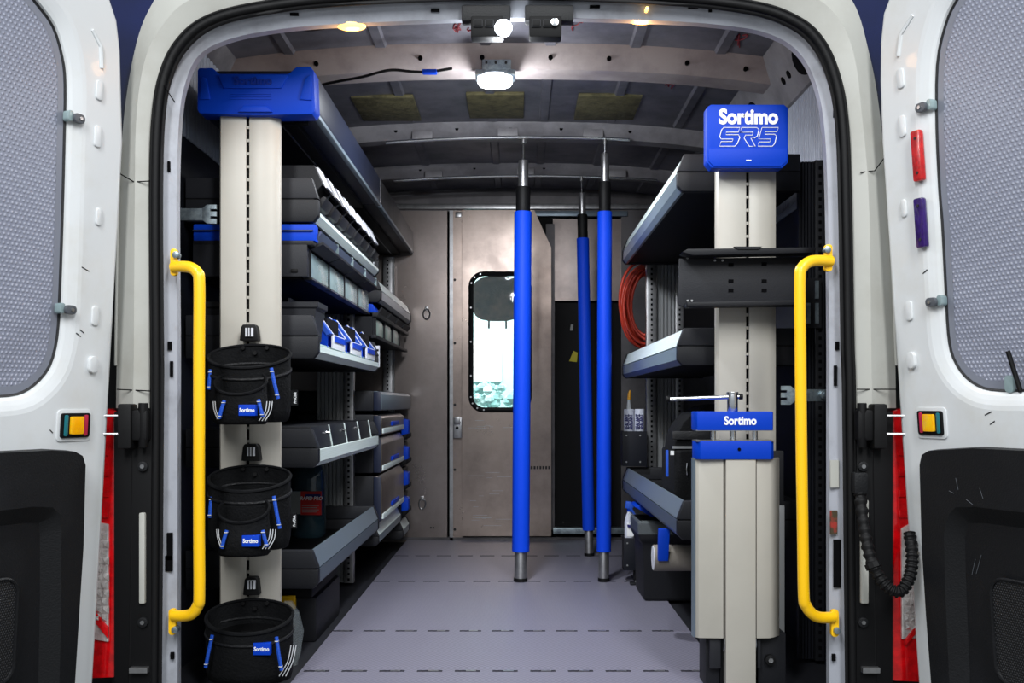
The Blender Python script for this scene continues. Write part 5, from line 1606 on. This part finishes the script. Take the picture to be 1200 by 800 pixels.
for k, px in enumerate((738, 750.6)):
    r = S(6.0, Yq)
    cx_, cy_ = U(px, Yq), Yq + 0.034
    t = thing('sealant_cartridge', ('sealant cartridge with yellow tipped nozzle standing in the black holder', 'sealant cartridge without visible nozzle, right one in the black holder')[k], 'cartridge', (cx_, cy_, V(543, Yq)), 'sealant cartridges in the holder')
    zt_ = V(480, Yq)
    MB().lathe([(r, 0), (r, zt_ - V(543, Yq)), (r * 0.9, zt_ - V(543, Yq) + 0.003)], (cx_, cy_, V(543, Yq)), 20).build('cartridge_tube', 'cartridge', t, bevel=0.001)
    if k == 0:
        MB().tube([(cx_, cy_, zt_), (cx_, cy_, V(476, Yq)), (cx_, cy_, V(470, Yq)), (cx_ + 0.002, cy_, V(466, Yq))], [r * 0.45, r * 0.42, r * 0.3, r * 0.25], 12).build('nozzle', 'nozzle', t)
        MB().tube([(cx_ + 0.001, cy_, V(468, Yq)), (cx_ + 0.002, cy_, V(461, Yq)), (cx_ + 0.005, cy_, V(457, Yq))], [r * 0.36, r * 0.32, r * 0.16], 12).build('nozzle_cap', 'tip', t)
    for q in (-0.45, 0.25):
        text('cartridge_print', 'SEALANT', S(7, Yq), (cx_ + r * q, cy_ - r * 1.0 - 0.0008, V(494, Yq)), 'navyprint', t, rot=Matrix.Rotation(math.radians(-90), 4, 'Y') @ Matrix.Rotation(math.radians(90), 4, 'X'), bold=0.0006, xs=0.62, extrude=0.0008)

# ---- tool bag on the lowest right tray
Yt = 3.0
zt0 = zn(633) + 0.0165
bag = thing('tool_bag', 'black nylon tool bag with arched flap standing on the lowest right tray', 'tool bag', (U(812, Yt), Yt, zt0))
def slab(fx, z, y0=2.93, y1=3.2):
    a = 0.463 + fx[0]
    b_ = 0.70 + fx[1]
    return [(a, y0, z), (a + 0.015, y0 - 0.012, z), (b_, y0 - 0.012, z), (b_, y1, z), (a, y1, z)]
MB().loft([slab((0.006, 0), zt0), slab((0.0, 0), zt0 + 0.02), slab((0.0, 0), V(532, 2.95)), slab((0.004, 0), V(529, 2.95))]).build('bag_body', 'bagcloth', bag, bevel=0.006)
arc = []
for k in range(11):
    a = math.pi * k / 10
    arc.append((0.60 - 0.135 * math.cos(a), V(530, 2.96) + 0.140 * math.sin(a)))
MB().prism([(0.465, V(530, 2.96) - 0.01)] + arc + [(0.735, V(530, 2.96) - 0.01)], 'y', 2.95, 3.16).build('bag_flap', 'bagcloth', bag, bevel=0.012)
MB().box(0.458, 0.74, 2.940, 2.952, V(516, 2.96), V(506, 2.96)).build('bag_band', 'bagtrim', bag, bevel=0.003)
MB().box(0.460, 0.74, 2.938, 2.951, V(527, 2.96), V(524, 2.96)).build('bag_zip', 'upright', bag)
MB().box(U(786.5, 2.92), U(789, 2.92), 2.912, 2.93, V(561, 2.92), V(529, 2.92)).build('blue_strap', 'bluestrap', bag, bevel=0.001)
MB().box(U(792, 2.915), U(796, 2.915), 2.912, 2.92, V(535, 2.915), V(530, 2.915)).build('bag_label', 'print', bag)
MB().tube([(U(812, 2.915), 2.912, V(545, 2.915)), (U(811, 2.915), 2.908, V(552, 2.915)), (U(812, 2.915), 2.912, V(559, 2.915))], 0.002, 6).build('bag_hook', 'chrome', bag)
bag.location.y += 0.10
sn = thing('loose_screw', 'small bright screw lying in the lowest right tray', 'screw', (U(766, 3.6), 3.6, zt0))
MB().cyl((U(763, 3.6), 3.6, zt0 + 0.004), (U(768, 3.6), 3.62, zt0 + 0.004), 0.003, 8).build('screw', 'chrome', sn)
MB().cyl((U(762, 3.6), 3.596, zt0 + 0.005), (U(763.5, 3.6), 3.6, zt0 + 0.005), 0.006, 8).build('screw_head', 'chrome', sn)

# ---- bin, paper roll and spray bottle under the lowest right tray
Yb = 3.62
zb0 = 0.0
wb = thing('waste_bin', 'black plastic bin on the floor under the lowest right tray', 'bin', (U(784, Yb), Yb, 0))
def wr(f, z, g2=0.0):
    xa, xb_ = U(752, Yb) - g2, 0.70 + g2
    ya, yb_ = Yb - 0.01 - g2, Yb + 0.26 + g2
    cx_, cy_ = (xa + xb_) / 2, (ya + yb_) / 2
    return [(cx_ + (x - cx_) * f, cy_ + (y - cy_) * f, z) for x, y in ((xa, ya), (xb_, ya), (xb_, yb_), (xa, yb_))]
MB().loft([wr(0.93, 0.0), wr(0.94, 0.01), wr(0.985, V(637, Yb)), wr(1.0, V(632, Yb), 0.010), wr(1.0, V(612, Yb), 0.012), wr(0.97, V(612, Yb)), wr(0.94, V(640, Yb)), wr(0.9, 0.03)]).build('bin_shell', 'capdark', wb, bevel=0.008)
MB().loft([wr(1.0, V(625, Yb), 0.016), wr(1.0, V(612, Yb), 0.018), wr(1.0, V(609, Yb), 0.010)], False, False).build('liner_film', 'film', wb, smooth=0)
Yr = 3.05
pr = thing('paper_roll', 'grey paper roll hanging in a blue holder under the lowest right tray', 'paper roll', (U(800, Yr), Yr, V(671, Yr)))
rr2 = S(15.5, Yr)
zc_ = V(655, Yr)
MB().tube([(U(767, Yr), Yr + 0.03, zc_), (0.72, Yr + 0.03, zc_)], rr2, 24).build('roll', 'paper', pr, bevel=0.002)
MB().tube([(U(766.5, Yr), Yr + 0.03, zc_), (U(768, Yr), Yr + 0.03, zc_)], rr2 * 0.93, 24).build('roll_end', 'card', pr)
MB().prism([(U(770, Yr), V(656, Yr)), (U(782, Yr), V(656, Yr)), (U(784, Yr), 0.327), (U(771, Yr), 0.327)], 'y', Yr - 0.012 - 0.01, Yr + 0.01 - 0.01).build('holder_arm', 'blue', pr, bevel=0.003)
Ys = 4.0
sp = thing('bottle_holder', 'black sheet holder fixed low at the end of the right shelving', 'holder', (U(740, Ys), Ys, V(668, Ys)))
MB().box(U(731, Ys), U(749, Ys), Ys - 0.004, Ys, V(668, Ys), V(630, Ys)).build('holder_plate', 'deepnavy', sp, bevel=0.001)
MB().box(U(731, Ys), U(732.5, Ys), Ys, Ys + 0.07, V(668, Ys), V(630, Ys)).build('holder_side', 'deepnavy', sp)
MB().box(U(731, Ys), U(749, Ys), Ys, Ys + 0.07, V(668, Ys), V(666, Ys)).build('holder_base', 'deepnavy', sp)
MB().box(U(744, Ys), U(752, Ys), Ys + 0.03, Ys + 0.06, 0.0, V(667, Ys)).build('holder_foot', 'capdark', sp)
for px, py in ((735, 636), (735, 662)):
    MB().cyl((U(px, Ys), Ys - 0.007, V(py, Ys)), (U(px, Ys), Ys - 0.003, V(py, Ys)), 0.0035, 8).build('holder_rivet', 'upright', sp)
bc = (U(738.5, Ys), Ys + 0.035)
sb = thing('spray_bottle', 'white spray bottle with blue trigger in the low black holder', 'spray bottle', (bc[0], bc[1], V(665, Ys)))
r0 = S(5.6, Ys)
h0 = V(665, Ys)
MB().lathe([(r0 * 0.9, 0.0), (r0, 0.006), (r0, V(612, Ys) - h0), (r0 * 0.75, V(606, Ys) - h0), (r0 * 0.4, V(601, Ys) - h0), (r0 * 0.38, V(599, Ys) - h0)], (bc[0], bc[1], h0), 20).build('bottle_body', 'cartridge', sb)
MB().box(bc[0] - r0 * 0.6, bc[0] + r0 * 0.8, bc[1] - r0 - 0.001, bc[1] - r0 * 0.7, V(629, Ys), V(613, Ys)).build('bottle_label', 'print', sb)
MB().lathe([(r0 * 0.5, 0), (r0 * 0.55, 0.006), (r0 * 0.5, 0.010)], (bc[0], bc[1] - r0 - 0.0, V(618, Ys)), 12).build('label_print', 'navyprint', sb)
MB().lathe([(r0 * 0.5, 0), (r0 * 0.5, 0.012), (r0 * 0.4, 0.014)], (bc[0], bc[1], V(600, Ys)), 14).build('collar', 'blue', sb)
MB().prism([(bc[0] - r0 * 0.9, V(596, Ys)), (bc[0] - r0 * 0.7, V(588, Ys)), (bc[0] + r0 * 1.2, V(589, Ys)), (bc[0] + r0 * 1.8, V(592, Ys)), (bc[0] + r0 * 0.6, V(596, Ys)), (bc[0] + r0 * 1.4, V(604, Ys)), (bc[0] + r0 * 1.0, V(605, Ys)), (bc[0], V(597, Ys))], 'y', bc[1] - 0.012, bc[1] + 0.012).build('trigger_head', 'bluestrap', sb, bevel=0.003)
cl = thing('blue_scoop', 'blue plastic tray hanging behind the spray bottle under the right shelf', 'tray', (U(752, 3.9), 3.8, V(610, 3.9)))
MB().prism([(U(741, 3.8), 0.322), (U(760, 3.8), 0.286), (U(790, 3.8), 0.284), (U(786, 3.8), 0.327), (U(745, 3.8), 0.328)], 'y', 3.72, 3.88).build('scoop_body', 'blue', cl, bevel=0.004)
sf = thing('floor_clip', 'small black floor clip beside the low holder', 'clip', (U(745, 3.95), 3.95, 0))
MB().box(U(738, 3.95), U(757, 3.95), 3.93, 3.96, 0.0, 0.010).build('clip_plate', 'capdark', sf, bevel=0.003)
MB().box(U(744, 3.95), U(750, 3.95), 3.94, 3.95, 0.010, 0.016).build('clip_tongue', 'steel', sf, bevel=0.001)

# ================================================================== LAMPS UNDER THE ROOF
def lamp_area(name, loc, direction, sx, sy, power, col):
    return area_light(name, loc, tuple(Vector(loc) + Vector(direction)), sx, sy, power, col)


def lamp_point(name, loc, power, col, r):
    l = bpy.data.lights.new(name, 'POINT')
    l.energy = power
    l.color = col
    l.shadow_soft_size = r
    o = bpy.data.objects.new(name, l)
    COL.objects.link(o)
    o.location = loc
    return o
Yl = 2.405
for k, (a, b_, lx) in enumerate(((541, 598, 571), (615, 672, 639))):
    t = thing('header_lamp', ('black header housing left of centre with one lit white light', 'black header housing right of centre with unlit chrome lens')[k], 'lamp', (U((a + b_) / 2, Yl), Yl, V(45, Yl)))
    MB().box(U(a, Yl), U(b_, Yl), Yl - 0.004, Yl + 0.03, V(25, Yl), V(6, Yl)).build('housing_plate', 'blackplastic', t, bevel=0.004)
    MB().box(U(lx - 19, Yl), U(lx + 19, Yl), Yl - 0.010, Yl + 0.03, V(45, Yl), V(20, Yl)).build('housing', 'black', t, bevel=0.005)
    for q in (-10, 3):
        MB().box(U(lx + q - 6, Yl), U(lx + q + 5, Yl), Yl - 0.014, Yl - 0.008, V(34, Yl), V(25, Yl)).build('lens_surround', 'capgrey', t, bevel=0.002)
        MB().box(U(lx + q - 5, Yl), U(lx + q + 4, Yl), Yl - 0.0155, Yl - 0.012, V(33, Yl), V(26, Yl)).build('lens', 'black', t, bevel=0.002)
    if k == 1:
        MB().cyl((U(650, Yl), Yl - 0.018, V(29, Yl)), (U(650, Yl), Yl - 0.010, V(29, Yl)), 0.010, 14).build('chrome_lens', 'chrome', t, bevel=0.003)
    else:
        c = (U(590, Yl), Yl - 0.010, V(34.5, Yl))
        MB().lathe([(0.003, -0.020), (0.014, -0.016), (0.020, -0.006), (0.021, 0.004), (0.014, 0.015), (0.004, 0.019)], c, 18).build('lit_bulb', 'led', t, smooth=60)
        lamp_area('header_lamp_light', (c[0], c[1] + 0.01, c[2] - 0.024), (0, 0.55, -1), 0.04, 0.04, 6, (0.92, 0.96, 1.0))
        lamp_point('header_lamp_light', (c[0], c[1] + 0.06, c[2] - 0.055), 2.5, (0.92, 0.96, 1.0), 0.03)
Y2 = 3.13
t = thing('rib_lamp', 'lit white light on a steel plate under the first roof rib', 'lamp', (U(581, Y2), Y2, V(104, Y2)))
MB().box(U(565, Y2), U(599, Y2), Y2 - 0.004, Y2 + 0.02, V(84, Y2), V(70, Y2)).build('mounting_plate', 'galv', t, bevel=0.002)
for px in (570, 581, 593):
    MB().cyl((U(px, Y2), Y2 - 0.009, V(74, Y2)), (U(px, Y2), Y2 - 0.003, V(74, Y2)), 0.004, 8).build('plate_screw', 'bagtrim', t)
MB().box(U(557, Y2), U(604, Y2), Y2 - 0.018, Y2 + 0.05, V(90, Y2), V(83, Y2)).build('lamp_base', 'galv', t, bevel=0.004)
MB().loft(sup(U(580, Y2), Y2 + 0.01, V(93, Y2), S(21, Y2), 0.035, S(9, Y2), 16, 8, 0.7)).build('lit_diffuser', 'led', t, smooth=60)
lamp_area('rib_lamp_light', (U(580, Y2), Y2 + 0.01, V(93, Y2) - 0.030), (0, 0.3, -1), 0.11, 0.06, 16, (0.92, 0.96, 1.0))
lamp_point('rib_lamp_light', (U(580, Y2), Y2 + 0.02, V(93, Y2) - 0.08), 7, (0.92, 0.96, 1.0), 0.035)
Yw = 2.44
for k, (px, py) in enumerate(((411, 28), (753, 20.5))):
    t = thing('warm_lamp', 'small oval warm lamp glowing under the header, %s of centre' % ('left', 'right')[k], 'lamp', (U(px, Yw), Yw, V(py, Yw)), 'warm lamps under the header')
    MB().loft(sup(U(px, Yw), Yw + 0.01, V(py, Yw), S(17.5, Yw), 0.022, S(4.8, Yw), 16, 7, 0.8)).build('lit_lens', 'amberlit', t, smooth=60)
    MB().box(U(px - 19, Yw), U(px + 19, Yw), Yw - 0.006, Yw + 0.03, V(py - 2, Yw), V(py - 6, Yw)).build('lamp_base', 'flange', t, bevel=0.003)
    lamp_point('warm_lamp_light', (U(px, Yw), Yw + 0.04, V(py, Yw) - 0.03), 0.8, (1.0, 0.50, 0.18), 0.02)
t = thing('indicator_light', 'tiny orange indicator on the header above the right warm lamp', 'lamp', (U(758, 2.40), 2.40, V(10.5, 2.40)))
MB().cyl((U(758, 2.405), 2.398, V(10.5, 2.405)), (U(758, 2.405), 2.42, V(10.5, 2.405)), 0.004, 12).build('lens', 'amberlit', t, bevel=0.001)
# loose cable along the first rib
Yc2 = 3.11
cb = thing('roof_cable', 'thin black cable drooping along the first roof rib', 'cable', (U(440, Yc2), Yc2, V(88, Yc2)))
MB().tube(catmull([(U(a, Yc2 + d), Yc2 + d, V(b_, Yc2 + d)) for a, b_, d in ((366, 108, 0.14), (376, 100, 0.10), (398, 95, 0.05), (425, 90, 0.02), (447, 84, 0.0), (462, 82, 0.0), (485, 84, 0.0), (505, 84, 0.0), (530, 80, 0.0))], 6), 0.0042, 6).build('cable', 'rubber', cb)
MB().tube(catmull([(U(a, 2.56), 2.56, V(b_, 2.56)) for a, b_ in ((345, 33), (362, 35), (378, 33), (396, 28))], 5), 0.0038, 6).build('cable_lead', 'rubber', cb)
MB().box(U(495, Yc2), U(512, Yc2), Yc2 - 0.012, Yc2 + 0.012, V(86.5, Yc2), V(82, Yc2)).build('cable_tie', 'blue', cb, bevel=0.003)
